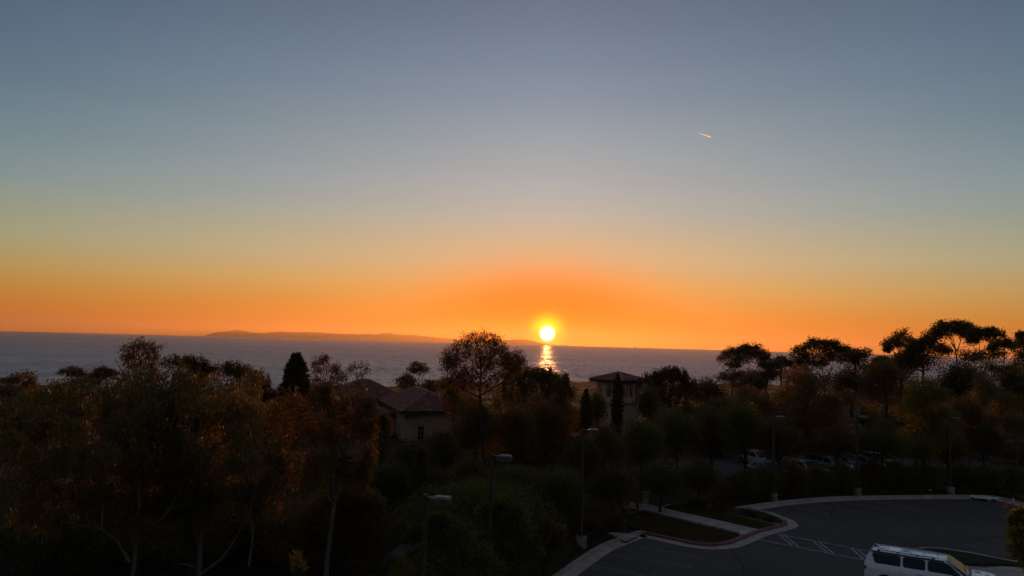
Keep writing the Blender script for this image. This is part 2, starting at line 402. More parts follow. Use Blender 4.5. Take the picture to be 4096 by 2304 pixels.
near_k = smooth_line(P2([(2150, 2365), (2224, 2304), (2299, 2251), (2393, 2191), (2470, 2160), (2504, 2147), (2559, 2131), (2619, 2143), (2726, 2165), (2790, 2178), (2850, 2181), (2900, 2175), (2939, 2162),
                         (3016, 2131), (3080, 2115), (3115, 2105), (3133, 2097), (3124, 2084), (3090, 2070), (3040, 2052), (2980, 2043), (2952, 2036)]), 4)
far_k = smooth_line(P2([(2935, 2036), (2996, 2027), (3103, 2012), (3210, 2001), (3359, 1992), (3551, 1988), (3765, 1986), (3900, 1987), (3978, 1990), (4096, 2018), (4300, 2070)]), 4)
KP = [(-0.30, 0.0), (-0.30, 0.13), (-0.06, 0.14), (0.0, 0.11), (0.03, 0.012), (0.62, 0.010)]
near_off = [-o for o, z in KP]
isl = [i for i, p in enumerate(near_k)]
def near_side(pts, name, m, prof): return sweep(name, pts, prof, m)
sweep('kerb', near_k, [(0.0, 0.0), (0.0, 0.15), (0.24, 0.15), (0.28, 0.012)], M_KERB)
def kerb_joints(pts, name):
    m = MB(); acc = 0.0
    for i in range(1, len(pts)):
        d = pts[i] - pts[i - 1]; L_ = d.length; d.normalize(); r = Vector((d.y, -d.x, 0)); acc += L_
        if acc > 2.6:
            acc = 0; p_ = pts[i - 1]
            q = [p_ + r * o + d * e for o, e in ((-.005, -.012), (.965, -.012), (.965, .012), (-.005, .012))]
            m.add([(v.x, v.y, .0165) for v in q], [(3, 2, 1, 0)])
            q = [p_ + r * o + d * e for o, e in ((0, -.012), (.245, -.012), (.245, .012), (0, .012))]
            m.add([(v.x, v.y, .157) for v in q], [(3, 2, 1, 0)])
    tag(m.build(name, M_DARK), kind='structure')
kerb_joints(near_k, 'kerb_joints'); kerb_joints(far_k, 'far_kerb_joints')
sweep('gutter', near_k, [(0.28, 0.013), (0.95, 0.013)], M_CONC)
red = near_k[26:68]
sweep('red_kerb_paint', red, [(0.02, 0.154), (0.245, 0.154), (0.286, 0.02)], M_RED)
sweep('far_kerb', far_k, [(0.0, 0.0), (0.0, 0.15), (0.26, 0.15), (0.30, 0.012)], M_KERB)
sweep('far_gutter', far_k, [(0.30, 0.013), (1.05, 0.013)], M_CONC)

lot = [v for v in far_k] + [G(4300, 2070), Vector((70, 20, 0)), Vector((50, -20, 0)), Vector((-2, -20, 0)), Vector((0, 18, 0))] + [v for v in near_k]
lot_poly = [(v.x, v.y) for v in near_k] + [(v.x, v.y) for v in far_k] + [(75, 42), (75, -25), (-3, -25), (-1, 22)]
tag(MB().prism(lot_poly, 0.004, 0.004).build('parking_lot_asphalt', M_ASPH), kind='structure')

# lawn island with walk
lawn = [(v.x, v.y) for v in near_k[22:76]]
lawn_far = P2([(3118, 2098), (2996, 2073), (2860, 2040), (2722, 2010), (2680, 2018), (2640, 2029), (2572, 2045), (2516, 2056), (2500, 2100)])
lp = [(v.x, v.y) for v in near_k[24:64]] + [(v.x, v.y) for v in lawn_far]
tag(MB().prism(lp, 0.0, 0.12).build('lawn', M_GRASS), kind='structure')
bed = [(v.x, v.y) for v in near_k[64:]] + [(v.x, v.y) for v in P2([(2900, 2036), (2820, 2020), (2740, 2004), (2725, 2009), (2862, 2040), (2998, 2073), (3112, 2097)])]
tag(MB().prism(bed, 0.0, 0.10).build('planting_bed', M_MULCH), kind='structure')
w = P2([(3040, 2119), (2972, 2141), (2553, 2041), (2512, 2026), (2480, 2022), (2520, 2008), (2574, 2014)], 0.13)
tag(MB().prism([(v.x, v.y) for v in w], 0.10, 0.135).build('concrete_walk', M_CONC), kind='structure')
sweep('mow_strip', P2([(3120, 2100), (2996, 2073), (2860, 2040), (2722, 2010), (2680, 2018), (2640, 2029)], 0.13), [(-.07, .1), (-.07, .15), (.07, .15), (.07, .1)], M_CONC)
sweep('mow_strip', P2([(2568, 2045), (2516, 2056)], 0.13), [(-.06, .1), (-.06, .15), (.06, .15), (.06, .1)], M_CONC)
# drain apron and inlet
ap = P2([(2430, 2130), (2475, 2132), (2532, 2140), (2510, 2156), (2490, 2158)], 0.14)
tag(MB().prism([(v.x, v.y) for v in ap], 0.02, 0.158).build('drain_apron', M_CONC), kind='structure')
di = empty('storm_drain', G(2527, 2163, 0.0)); tag(di, 'dark storm drain slot in the kerb where the lawn island begins', 'drain')
a, b = G(2503, 2172, .02) - di.location, G(2548, 2150, .02) - di.location
d = (b - a).normalized(); nrm_v = Vector((d.y, -d.x, 0))
T = Matrix(((d.x, nrm_v.x, 0, a.x), (d.y, nrm_v.y, 0, a.y), (0, 0, 1, 0), (0, 0, 0, 1)))
Ld = (b - a).length
MB().box(0, Ld, -0.05, 0.02, 0.02, 0.105, T).build('opening', M_DARK, di)
MB().box(-0.04, Ld + .04, -0.3, 0.05, 0.107, 0.165, T).build('lintel', M_KERB, di)

# painted lines
def line(name_pts, w_, mb, z=0.018):
    (x0, y0), (x1, y1) = name_pts
    a, b = G(x0, y0), G(x1, y1); d = (b - a).normalized(); r = Vector((d.y, -d.x, 0)) * w_ / 2
    mb.add([(v.x, v.y, z) for v in (a + r, b + r, b - r, a - r)], [(3, 2, 1, 0)])
z6 = lambda u, v: (2000 + .427 * u, 1700 + .427 * v)
z8 = lambda u, v: (2996 + .427 * u, 1700 + .427 * v)
M_FADED = mat('faded_road_paint', (0.17, 0.16, 0.155), 0.8, noise=(3.5, 0.5))
def hairpin(p, q):
    m = MB(); a, b = G(*p), G(*q); d = (b - a).normalized(); r = Vector((d.y, -d.x, 0)); w_ = .045
    for s in (-.2, .2):
        vs = [a + r * (s - w_), b + r * (s - w_), b + r * (s + w_), a + r * (s + w_)]
        m.add([(v.x, v.y, .019) for v in vs], [(0, 1, 2, 3)])
    tag(m.build('stall_line', M_FADED), kind='structure')
for p, q in [(z6(1300, 1150), z6(1930, 1252)), (z6(1035, 1224), z6(1810, 1335)), (z6(850, 1330), z6(1560, 1440)), (z6(640, 1440), z6(1400, 1560)),
             (z8(130, 797), z8(600, 888)), (z8(370, 766), z8(830, 855)), (z8(630, 744), z8(1065, 830)), (z8(890, 724), z8(1320, 808)), (z8(1150, 714), z8(1560, 795)),
             (z8(1700, 700), z8(1900, 737)), (z8(2010, 1120), z8(2130, 1142)), (z8(2275, 1075), z8(2340, 1086))]:
    hairpin(p, q)
hm = MB()
line((z8(225, 1014), z8(1120, 1184)), .13, hm); line((z8(35, 1064), z8(1080, 1268)), .13, hm)
tag(hm.build('aisle_border', M_PAINT), kind='structure')
for (p, q) in [(z8(300, 1028), z8(440, 1142)), (z8(625, 1093), z8(772, 1208)), (z8(985, 1160), z8(1100, 1262))]:
    h = MB(); a, b = G(*p), G(*q); d = (b - a).normalized(); r = Vector((d.y, -d.x, 0))
    for o_ in (-.15, .15): h.add([(v.x, v.y, .022) for v in (a + r * (o_ + .06), b + r * (o_ + .06), b + r * (o_ - .06), a + r * (o_ - .06))], [(0, 1, 2, 3)])
    tag(h.build('hatch_stripe', M_PAINT), kind='structure')

# island behind the wagon, with kerb and pavement
ik = smooth_line(P2([(3660, 2206), (3696, 2199), (3740, 2200), (3800, 2206), (3900, 2222), (4000, 2243), (4090, 2259), (4250, 2292)]), 3)
sweep('lawn_edging', ik, [(-.1, 0), (-.1, .14), (.1, .14), (.1, 0)], M_CONC)
tag(MB().prism([(v.x, v.y) for v in ik] + [(v.x, v.y) for v in P2([(4250, 2330), (4096, 2270), (3960, 2262), (3880, 2262), (3820, 2256), (3720, 2226)])], 0.006, 0.11).build('lawn_strip', M_GRASS), kind='structure')
pv = P2([(3820, 2252), (3880, 2266), (3940, 2272), (4000, 2266), (4096, 2264), (4250, 2300), (4250, 2380), (4000, 2330)])
tag(MB().prism([(v.x, v.y) for v in pv], 0.0145, 0.0145).build('pavement', M_CONC), kind='structure')
# street glimpsed through the trees on the left
tag(MB().prism([(v.x, v.y) for v in P2([(1500, 2300), (1560, 2210), (1640, 2150), (1760, 2120), (1900, 2080), (2060, 2010), (2300, 1930), (2360, 1940), (2150, 2030), (1950, 2120), (1800, 2200), (1700, 2260), (1640, 2330)])], 0.004, 0.004).build('street', mat('worn_asphalt', (0.06, 0.06, 0.062), .85, noise=(.4, .2))), kind='structure')
tag(MB().prism([(v.x, v.y) for v in P2([(0, 2060), (80, 2010), (240, 1985), (300, 1995), (150, 2060), (0, 2120)])], 0.004, 0.004).build('street_end', MATS['worn_asphalt']), kind='structure')
tag(MB().prism([(x, y) for x, y in ((12, 66), (70, 66), (70, 90), (12, 90))], 0.004, 0.004).build('lower_lot', MATS['worn_asphalt']), kind='structure')

# ------------------------------------------------------------------ trees
def unit(a): return a / np.maximum(np.linalg.norm(a, axis=-1, keepdims=True), 1e-9)
class Tubes:
    def __init__(s): s.V = []; s.F = []; s.n = 0
    def add(s, pts, r0, r1, k=5):
        pts = np.asarray(pts, float); n = len(pts)
        t = unit(np.gradient(pts, axis=0)); ref = np.array([0.31, 0.87, 0.13])
        a = unit(np.cross(t, ref)); b = np.cross(t, a)
        ang = np.arange(k) * 2 * np.pi / k; r = np.linspace(r0, r1, n)[:, None, None]
        ring = pts[:, None, :] + r * (a[:, None, :] * np.cos(ang)[None, :, None] + b[:, None, :] * np.sin(ang)[None, :, None])
        s.V.append(ring.reshape(-1, 3))
        i = np.arange(n - 1)[:, None] * k; j = np.arange(k)[None, :]; j2 = (j + 1) % k
        s.F.append((np.stack([i + j, i + j2, i + k + j2, i + k + j], -1).reshape(-1, 4)) + s.n); s.n += n * k
    def build(s, name, m, parent):
        if not s.V: return None
        return npmesh(name, np.concatenate(s.V), np.concatenate(s.F), m, parent, smooth=True)
def curve(p, q, rs, bend=0.15, n=5, up=0.0):
    p, q = np.asarray(p, float), np.asarray(q, float); L = np.linalg.norm(q - p)
    t = np.linspace(0, 1, n)[:, None]; off = rs.normal(size=3) * bend * L; off[2] += up * L
    return p + (q - p) * t + off * (4 * t * (1 - t)) * 0.5 + rs.normal(size=(n, 3)) * 0.012 * L * (t * (1 - t) * 4)
def leafmesh(P, D, L, W, rs, tri=False):
    n = len(P); D = unit(D); S = unit(np.cross(D, rs.normal(size=(n, 3))))
    L = (L * (0.7 + 0.6 * rs.random(n)))[:, None]; W = (W * (0.7 + 0.6 * rs.random(n)))[:, None]
    if tri:
        V = np.stack([P + S * W * .5, P - S * W * .5, P + D * L], 1).reshape(-1, 3); return V, np.arange(n * 3).reshape(n, 3)
    V = np.stack([P, P + D * L * .45 + S * W * .5, P + D * L, P + D * L * .45 - S * W * .5], 1).reshape(-1, 3)
    return V, np.arange(n * 4).reshape(n, 4)

BARK_PALE = mat('pale_bark', (0.135, 0.105, 0.080), 0.85, spec=0.2, noise=(2.2, 0.3))
BARK_GREY = mat('grey_bark', (0.13, 0.10, 0.08), 0.9, spec=0.15, noise=(3, 0.35))
BARK_DARK = mat('dark_bark', (0.05, 0.035, 0.028), 0.9, spec=0.15)
LM = {
    'euc': leafmat('gum_leaf', (0.100, 0.084, 0.026), (0.200, 0.150, 0.048), (1.45, 1.1, .5), 0.5),
    'bronze': leafmat('bronze_leaf', (0.110, 0.072, 0.024), (0.200, 0.128, 0.042), (1.45, 1.05, .5), 0.5),
    'dark': leafmat('dark_leaf', (0.055, 0.048, 0.016), (0.115, 0.088, 0.032), (1.4, 1.2, .5), 0.4),
    'green': leafmat('green_leaf', (0.068, 0.070, 0.017), (0.140, 0.125, 0.034), (1.5, 1.35, .45), 0.45),
    'olive': leafmat('olive_leaf', (0.078, 0.060, 0.019), (0.150, 0.108, 0.036), (1.45, 1.15, .5), 0.45),
    'yellow': leafmat('yellow_green_leaf', (0.110, 0.098, 0.020), (0.200, 0.160, 0.038), (1.5, 1.4, .4), 0.5),
    'needle': leafmat('pine_needle', (0.040, 0.034, 0.013), (0.080, 0.064, 0.024), (1.3, 1.2, .5), 0.3, 0.6),
}
TREE_N = [0, 0]
# style: clumps along a shell, tips per clump, leaf cover, leaf length and width (m), hang
STY = {
    'round':    dict(cover=3.4, L=.13, W=.065, hang=.0, clr=.40, tips=34, sig=.24, cs=1.2, leaf='dark', bark=BARK_DARK),
    'umbrella': dict(cover=3.9, L=.12, W=.050, hang=.1, clr=.40, tips=34, sig=.24, cs=1.42, zs=1.3, leaf='dark', bark=BARK_GREY),
    'weeping':  dict(cover=2.7, L=.17, W=.034, hang=.9, clr=.30, tips=30, sig=.22, cs=1.2, leaf='euc', bark=BARK_PALE),
    'wispy':    dict(cover=1.35, L=.17, W=.036, hang=.55, clr=.34, tips=34, sig=.24, cs=1.45, leaf='euc', bark=BARK_GREY),
    'candle':   dict(cover=3.4, L=.15, W=.030, hang=-.6, clr=.38, tips=40, sig=.18, cs=1.2, leaf='needle', bark=BARK_DARK),
    'conifer':  dict(cover=7.5, L=.20, W=.045, hang=-.2, clr=.2, tips=20, sig=.18, cs=1.0, leaf='needle', bark=BARK_DARK),
    'cypress':  dict(cover=7.0, L=.16, W=.045, hang=-.9, clr=.3, tips=30, sig=.16, cs=1.0, leaf='needle', bark=BARK_DARK),
}
def interp_outline(prof, x): return float(np.interp(x, [p[0] for p in prof], [p[1] for p in prof]))

def tree(kind, cx, yt, yb, w, Y, label, seed=1, name=None, cat='tree', leaf=None, bark=None, trunk=None, limbs=(), clumps=None, fill=None,
         cover=1.0, group=None, gz=None, rt=None, base=None, Ls=1.0, depth=None):
    s = STY[kind]; rs = np.random.default_rng(seed * 7919 + int(cx))
    px = Y / FOC                                       # metres per photo pixel at this tree's distance
    lm = LM[leaf or s['leaf']]; bk = bark or s['bark']
    bx = (trunk[0][0] if trunk else (base if base is not None else cx))
    g0 = A(bx, 2000 if not trunk else trunk[0][1], Y)
    gzz = terrain(g0.x, Y) if gz is None else gz
    org = np.array([g0.x, Y, gzz])
    W3 = lambda x, y, dy=0.0: np.array(A(x, y, Y)) - org + np.array([0, dy, 0])
    # clumps
    C = []
    dp = depth if depth else min(w * px * .5, 5.5)
    if clumps:
        for c in clumps:
            rx = c[2] * px; rz = (c[3] if len(c) > 3 else c[2]) * px
            C.append((W3(c[0], c[1], rs.uniform(-.6, .6) * min(dp, rx * 1.5)), rx, rz))
    elif fill:
        step, prof, ybot = fill
        x = prof[0][0]
        while x < prof[-1][0]:
            top = interp_outline(prof, x); y = top + step * .45
            bt = ybot(x) if callable(ybot) else ybot
            while y < bt:
                C.append((W3(x + rs.uniform(-.3, .3) * step, y + rs.uniform(-.25, .25) * step, rs.uniform(-1 if y < 1820 else -.1, 1) * dp), step * .62 * px, step * .55 * px)); y += step * .8
            x += step * .8
    else:
        R, H = w * .5 * px, (yb - yt) * .5 * px; cen = W3(cx, (yt + yb) / 2)
        if kind == 'umbrella':
            n = max(5, int(w / 22))
            for i in range(n):
                a = rs.uniform(0, 6.28); r = math.sqrt(rs.random()) * .72
                C.append((cen + np.array([math.cos(a) * r * R, math.sin(a) * r * min(R, dp), H * (.55 - .75 * r * r + rs.uniform(-.12, .12))]), R * .36, H * .45))
        elif kind == 'conifer':
            n = 60
            for i in range(n):
                t = (i + .5) / n; a = i * 2.4; rr = (t ** .62) * .80
                C.append((cen + np.array([math.cos(a) * rr * R, math.sin(a) * rr * min(R, dp), H * (1 - 2 * t) * .92]), R * (.22 + .20 * t), H * .13))
        elif kind == 'cypress':
            n = 80
            for i in range(n):
                t = (i + .5) / n; a = i * 2.4; rr = .30 * min(1, t * 5 + .2)
                C.append((cen + np.array([math.cos(a) * rr * R, math.sin(a) * rr * R, H * (1 - 2 * t)]), R * .72 * min(1, .25 + t * 4), H * .05))
        else:
            n = 20 if kind in ('round', 'candle') else 20
            for i in range(n):
                u = unit(rs.normal(size=3)); u[2] = u[2] if rs.random() < .5 else abs(u[2])
                r = rs.uniform(.40, .72)
                C.append((cen + np.array([u[0] * r * R, u[1] * r * min(R, dp), u[2] * r * H * 1.15]), R * s['clr'] * rs.uniform(.85, 1.2), H * s['clr'] * rs.uniform(.85, 1.2)))
            C.append((cen + np.array([0, 0, .62 * H]), R * .36, H * .36)); C.append((cen, R * .55, H * .55))
            for sg in (-1, 1): C.append((cen + np.array([sg * .66 * R, 0, rs.uniform(-.2, .2) * H]), R * .33, H * .36))
    C = [(c, rx * s['cs'], rz * s['cs'] * s.get('zs', 1)) for c, rx, rz in C]
    # trunk and limbs
    tb = Tubes(); Hc = max(0.5, (W3(cx, (yt + yb) / 2)[2]))
    if trunk:
        tp = [W3(x, y) for x, y in trunk]
        if tp[0][2] > 0.05:
            b0 = tp[0].copy(); b0[2] = -0.1; b0[0] -= (tp[1][0] - tp[0][0]) * .5; tp = [b0] + tp
        rr = rt or .1
        tb.add(tp, rr, rr * .3, 7)
    else:
        rr = rt or min(.30, .035 * Hc + .03)
        tp = list(curve([0, 0, -.1], W3(cx, yt + (yb - yt) * .45), rs, .05, 7))
        tb.add(tp, rr, rr * .35, 6)
    tp = np.array(tp)
    lb = Tubes()
    limb_pts = []
    for L_ in limbs:
        q = np.array([W3(x, y, rs.uniform(-.3, .3)) for x, y in L_]); q[1:, 1] += np.linspace(.1, rs.uniform(-1.2, 1.2), len(q) - 1)
        lb.add(q, rr * .5, rr * .13, 6); limb_pts.append(q)
    anchors = np.concatenate([tp[len(tp) // 3:]] + limb_pts)
    tw = 3 if Y > 45 else 4
    rl = max(.10 * rr, 0.22 * px)
    tips, tdir, tcl = [], [], []
    total = sum(c[1] * c[2] for c in C)
    for ci, (c, rx, rz) in enumerate(C):
        below = anchors[anchors[:, 2] < c[2] + .3]
        an = (below if len(below) else anchors)[np.argmin(np.linalg.norm((below if len(below) else anchors) - c, axis=1))]
        cb = c - np.array([0, 0, rz * .45])
        if kind not in ('conifer', 'cypress'):
            lb.add(curve(an, cb, rs, .12, 5, .06), max(rr * .28, rl * 1.3), rl * .9, 4)
        nt = max(6, int(s['tips'] * (1.0 if kind != 'wispy' else 1.0)))
        u = unit(rs.normal(size=(nt, 3))); u[:, 2] = np.where(rs.random(nt) < .75, np.abs(u[:, 2]), u[:, 2])
        rad = rs.uniform(.35, 1.0, nt)[:, None] ** .6
        T_ = c + u * rad * np.array([rx, min(rx, max(dp, .5)), rz])
        tips.append(T_); tdir.append(u); tcl.append(np.full(nt, ci))
        if kind == 'wispy' or (kind in ('umbrella', 'weeping') and True):
            for k in range(0, nt, 1 if kind == 'wispy' else 3):
                lb.add(curve(cb, T_[k], rs, .10, 4, .05), rl * .8, rl * .35, 3)
    tips = np.concatenate(tips); tdir = np.concatenate(tdir); tcl = np.concatenate(tcl)
    # leaves
    Lf = max(s['L'], 1.9 * 4 * px) * Ls; Wf = max(s['W'], (1.0 if kind != 'wispy' else .8) * 4 * px) * Ls
    tri = Y > 34
    area = math.pi * sum(c[1] * c[2] for c in C)
    if not clumps and not fill: area = min(area, math.pi * (w * .5 * px) * ((yb - yt) * .5 * px) * 1.5)
    n = int(cover * s['cover'] * area / (0.5 * Lf * Wf)); n = max(250, min(n, 70000))
    ti = rs.integers(0, len(tips), n)
    cr_ = np.array([[c[1], min(c[1], max(dp, .5)), c[2]] for c in C])[tcl[ti]]
    P = tips[ti] + rs.normal(size=(n, 3)) * cr_ * s['sig']
    D = rs.normal(size=(n, 3)) * .8 + tdir[ti] * .4
    if kind in ('weeping', 'wispy'):
        hl = rs.random(n) ** 1.3 * (0.75 if kind == 'weeping' else .3) * max(1, Y / 45)
        P[:, 2] -= hl; D = rs.normal(size=(n, 3)) * .45; D[:, 2] -= 1.0
    elif kind == 'candle':
        m = rs.random(n) < .55
        spike = rs.random(n) * .75 * (Y / 80) * m; P[:, 2] += spike
        P[:, :2] = np.where(m[:, None], tips[ti][:, :2] + rs.normal(size=(n, 2)) * .05 * (Y / 50), P[:, :2])
        D[:, 2] += .9
    elif kind == 'conifer':
        D = tdir[ti] * 1.2 + rs.normal(size=(n, 3)) * .35; D[:, 2] += .35
    elif kind == 'cypress':
        D = rs.normal(size=(n, 3)) * .25; D[:, 2] += 1
    root = empty(name or {'round': 'broadleaf_tree', 'umbrella': 'eucalyptus_tree', 'weeping': 'eucalyptus_tree', 'wispy': 'eucalyptus_tree', 'candle': 'pine_tree', 'conifer': 'pine_tree', 'cypress': 'cypress_tree'}[kind], tuple(org))
    tag(root, label, cat, group)
    shrub = (name or '').find('shrub') >= 0 or (name or '').find('bush') >= 0
    to = tb.build('stem' if shrub else 'trunk', bk, root); lb.build('branches', bk, root)
    V, F = leafmesh(P, D, Lf, Wf, rs, tri)
    npmesh('crown' if not shrub else 'foliage', V, F, lm, root)
    TREE_N[0] += n * (1 if tri else 2); TREE_N[1] += 1
    return root
# ------------------------------------------------------------------ buildings
M_STUC = mat('stucco', (0.42, 0.27, 0.18), 0.9, spec=0.2, noise=(1.0, 0.12), bump=(0.01, 0.3, 20))
M_STUC2 = mat('pale_stucco', (0.44, 0.35, 0.28), 0.9, spec=0.2, noise=(1.0, 0.1))
M_TILE = mat('clay_tile', (0.32, 0.115, 0.075), 0.75, spec=0.3, noise=(1.3, 0.45), color2=(0.17, 0.065, 0.045))
M_TILEB = mat('clay_tile_pale', (0.30, 0.15, 0.105), 0.75, spec=0.3, noise=(2.0, 0.3))
M_UNDER = mat('roof_deck', (0.05, 0.03, 0.025), 0.9)
M_WOOD = mat('dark_timber', (0.06, 0.035, 0.025), 0.7)
M_TRIM = mat('window_trim', (0.36, 0.32, 0.27), 0.7)
M_GLASS = mat('dark_window_glass', (0.012, 0.013, 0.016), 0.08, spec=0.7)
M_IRON = mat('iron_rail', (0.03, 0.025, 0.025), 0.5, metal=0.6)

TILE_ME = {}
def tile_mesh(L, R, m, key):
    if key in TILE_ME: return TILE_ME[key]
    V, F = [], []; n = 6
    for x, r, dz in ((0, R, 0.03), (L * 1.12, R * .86, 0.0)):
        for i in range(n + 1):
            a = math.pi * i / n; V.append((math.cos(a) * r, x, math.sin(a) * r + dz))
    for i in range(n): F.append((i, i + 1, n + 2 + i, n + 1 + i))
    F.append(tuple(range(n, -1, -1)))
    me = bpy.data.meshes.new('tile'); me.from_pydata(V, [], F); me.materials.append(m); me.update()
    TILE_ME[key] = me; return me
def pt_in(poly, x, y):
    c = False; j = len(poly) - 1
    for i in range(len(poly)):
        if (poly[i][1] > y) != (poly[j][1] > y) and x < (poly[j][0] - poly[i][0]) * (y - poly[i][1]) / (poly[j][1] - poly[i][1]) + poly[i][0]: c = not c
        j = i
    return c
def tiled_slope(roof, pts, budget, rs, w=.30, L=.46, key='t'):
    """pts: eave a, eave b, then the upper corners; lays barrel tiles up the slope; returns what is left of the budget"""
    a, b, up = pts[0], pts[1], pts[2:]
    ex = (b - a).normalized(); n = ex.cross(up[0] - a).normalized()
    if n.z < 0: n = -n
    ey = n.cross(ex).normalized()
    if ey.z < 0: ey = -ey
    poly = [((p - a).dot(ex), (p - a).dot(ey)) for p in pts]
    thick = n * .06
    base = MB().add([p for p in pts] + [p - thick * 2 for p in pts], [list(range(len(pts))), list(range(2 * len(pts) - 1, len(pts) - 1, -1))] + [[i, (i + 1) % len(pts), len(pts) + (i + 1) % len(pts), len(pts) + i] for i in range(len(pts))])
    rest = MB(); W_ = max(p[0] for p in poly); H_ = max(p[1] for p in poly)
    tm = tile_mesh(L, w * .45, M_TILE, key); tb_ = tile_mesh(L, w * .45, M_TILEB, key + 'b')
    y = 0.0; r0 = 0
    while y < H_:
        x = w * .5
        while x < W_:
            if pt_in(poly, x, y + L * .5):
                o = a + ex * (x + rs.uniform(-.008, .008)) + ey * (y - .05) + n * (.008 + rs.uniform(0, .02))
                src = tb_ if rs.random() < .16 else tm
                Mx = Matrix(((ex.x, ey.x, n.x, o.x), (ex.y, ey.y, n.y, o.y), (ex.z, ey.z, n.z, o.z), (0, 0, 0, 1)))
                if budget > 0:
                    t = bpy.data.objects.new('tile', src); COL.objects.link(t); t.parent = roof; t.matrix_local = Mx; budget -= 1
                else:
                    rest.add([Mx @ v.co for v in src.vertices], [list(p.vertices) for p in src.polygons])
            x += w
        y += L; r0 += 1
    base.build('roof_slope', M_UNDER, roof)
    if rest.v: tag(rest.build('roof_tiles', M_TILE, roof), kind='stuff')
    return budget
def ridge(roof, a, b, name='ridge_tiles'):
    t = MB(); d = (b - a); L = d.length; d.normalize(); n = max(1, int(L / .42))
    for i in range(n):
        p = a + d * (i * .42); q = a + d * (i * .42 + .47)
        t.cyl(p + Vector((0, 0, .02)), q + Vector((0, 0, .05)), .13, .15, 8, False)
    t.build(name, M_TILEB, roof, True)
def hip_roof(root, x0, x1, y0, y1, z, h, budget, rs, key, over=.5, name='roof', ridge_dir='y', skip=()):
    roof = empty(name, (0, 0, 0)); roof.parent = root
    X0, X1, Y0, Y1 = x0 - over, x1 + over, y0 - over, y1 + over
    W_, D_ = X1 - X0, Y1 - Y0
    if D_ >= W_: r1, r2 = Vector(((X0 + X1) / 2, Y0 + W_ / 2, z + h)), Vector(((X0 + X1) / 2, Y1 - W_ / 2, z + h))
    else: r1, r2 = Vector((X0 + D_ / 2, (Y0 + Y1) / 2, z + h)), Vector((X1 - D_ / 2, (Y0 + Y1) / 2, z + h))
    c = [Vector((X0, Y0, z)), Vector((X1, Y0, z)), Vector((X1, Y1, z)), Vector((X0, Y1, z))]
    if D_ >= W_: S = {'front': [c[0], c[1], r1], 'left': [c[3], c[0], r1, r2], 'right': [c[1], c[2], r2, r1], 'back': [c[2], c[3], r2]}
    else: S = {'front': [c[0], c[1], r2, r1], 'left': [c[3], c[0], r1], 'right': [c[1], c[2], r2], 'back': [c[2], c[3], r1, r2]}
    for k in ('front', 'left', 'right', 'back'):
        if k in skip: continue
        budget = tiled_slope(roof, S[k], budget if k in ('front', 'left') else min(budget, 0), rs, key=key)
    if (r2 - r1).length > .5: ridge(roof, r1, r2)
    ridge(roof, c[0], r1, 'hip_tiles'); ridge(roof, c[1], r1 if D_ >= W_ else r2, 'hip_tiles')
    ridge(roof, c[3], r2 if D_ >= W_ else r1, 'hip_tiles')
    MB().box(X0, X1, Y0, Y0 + .12, z - .34, z - .125).box(X0, X0 + .12, Y0 + .122, Y1, z - .34, z - .125).box(X1 - .12, X1, Y0 + .122, Y1, z - .34, z - .125).build('fascia', M_WOOD, root)
    MB().box(X0 + .13, X1 - .13, Y0 + .13, Y1 - .13, z - .30, z - .24).build('soffit', M_WOOD, root)
    return budget, r1, r2
def window_on(root, T, w, h, nx, ny, arch=False, shutter=False):
    """T: local frame on wall: x right, z up, -y outward, origin at sill centre"""
    f = MB()
    for x0, x1, z0, z1 in ((-w / 2 - .1, -w / 2, -.1, h + .1), (w / 2, w / 2 + .1, -.1, h + .1), (-w / 2, w / 2, h, h + .1), (-w / 2, w / 2, -.1, 0)):
        f.box(x0, x1, -.07, .03, z0, z1, T)
    fr = f.build('window', M_TRIM, root)
    for i in range(nx):
        for j in range(ny):
            a, b = -w / 2 + w * i / nx, -w / 2 + w * (i + 1) / nx; c, d = h * j / ny, h * (j + 1) / ny
            MB().box(a + .02, b - .02, -.012, .0, c + .02, d - .02, T).build('pane', M_GLASS, fr)
    m = MB()
    for i in range(1, nx): m.box(-w / 2 + w * i / nx - .02, -w / 2 + w * i / nx + .02, -.04, -.013, 0, h, T)
    for j in range(1, ny): m.box(-w / 2, w / 2, -.036, -.014, h * j / ny - .02, h * j / ny + .02, T)
    m.build('muntin', M_TRIM, fr)
    MB().box(-w / 2 - .35, w / 2 + .35, -.12, -.002, h + .28, h + .42, T).build('lintel', M_TRIM, fr)
    return fr
def balcony(root, T, w, h=1.0):
    b = MB().box(-w / 2, w / 2, -.55, -.03, -.14, 0.0, T).build('balcony', M_STUC2, root)
    n = max(4, int(w / .14))
    for i in range(n + 1):
        x = -w / 2 + .03 + (w - .06) * i / n
        MB().box(x - .012, x + .012, -.54, -.516, 0.001, h, T).build('baluster', M_IRON, b)
    MB().box(-w / 2, w / 2, -.56, -.50, h, h + .05, T).box(-w / 2, -w / 2 + .03, -.498, -.03, h, h + .05, T).box(w / 2 - .03, w / 2, -.498, -.03, h, h + .05, T).build('hand_rail', M_IRON, b)
def wallframe(x, y, z, ang):
    return Matrix.Translation((x, y, z)) @ Matrix.Rotation(ang, 4, 'Z')

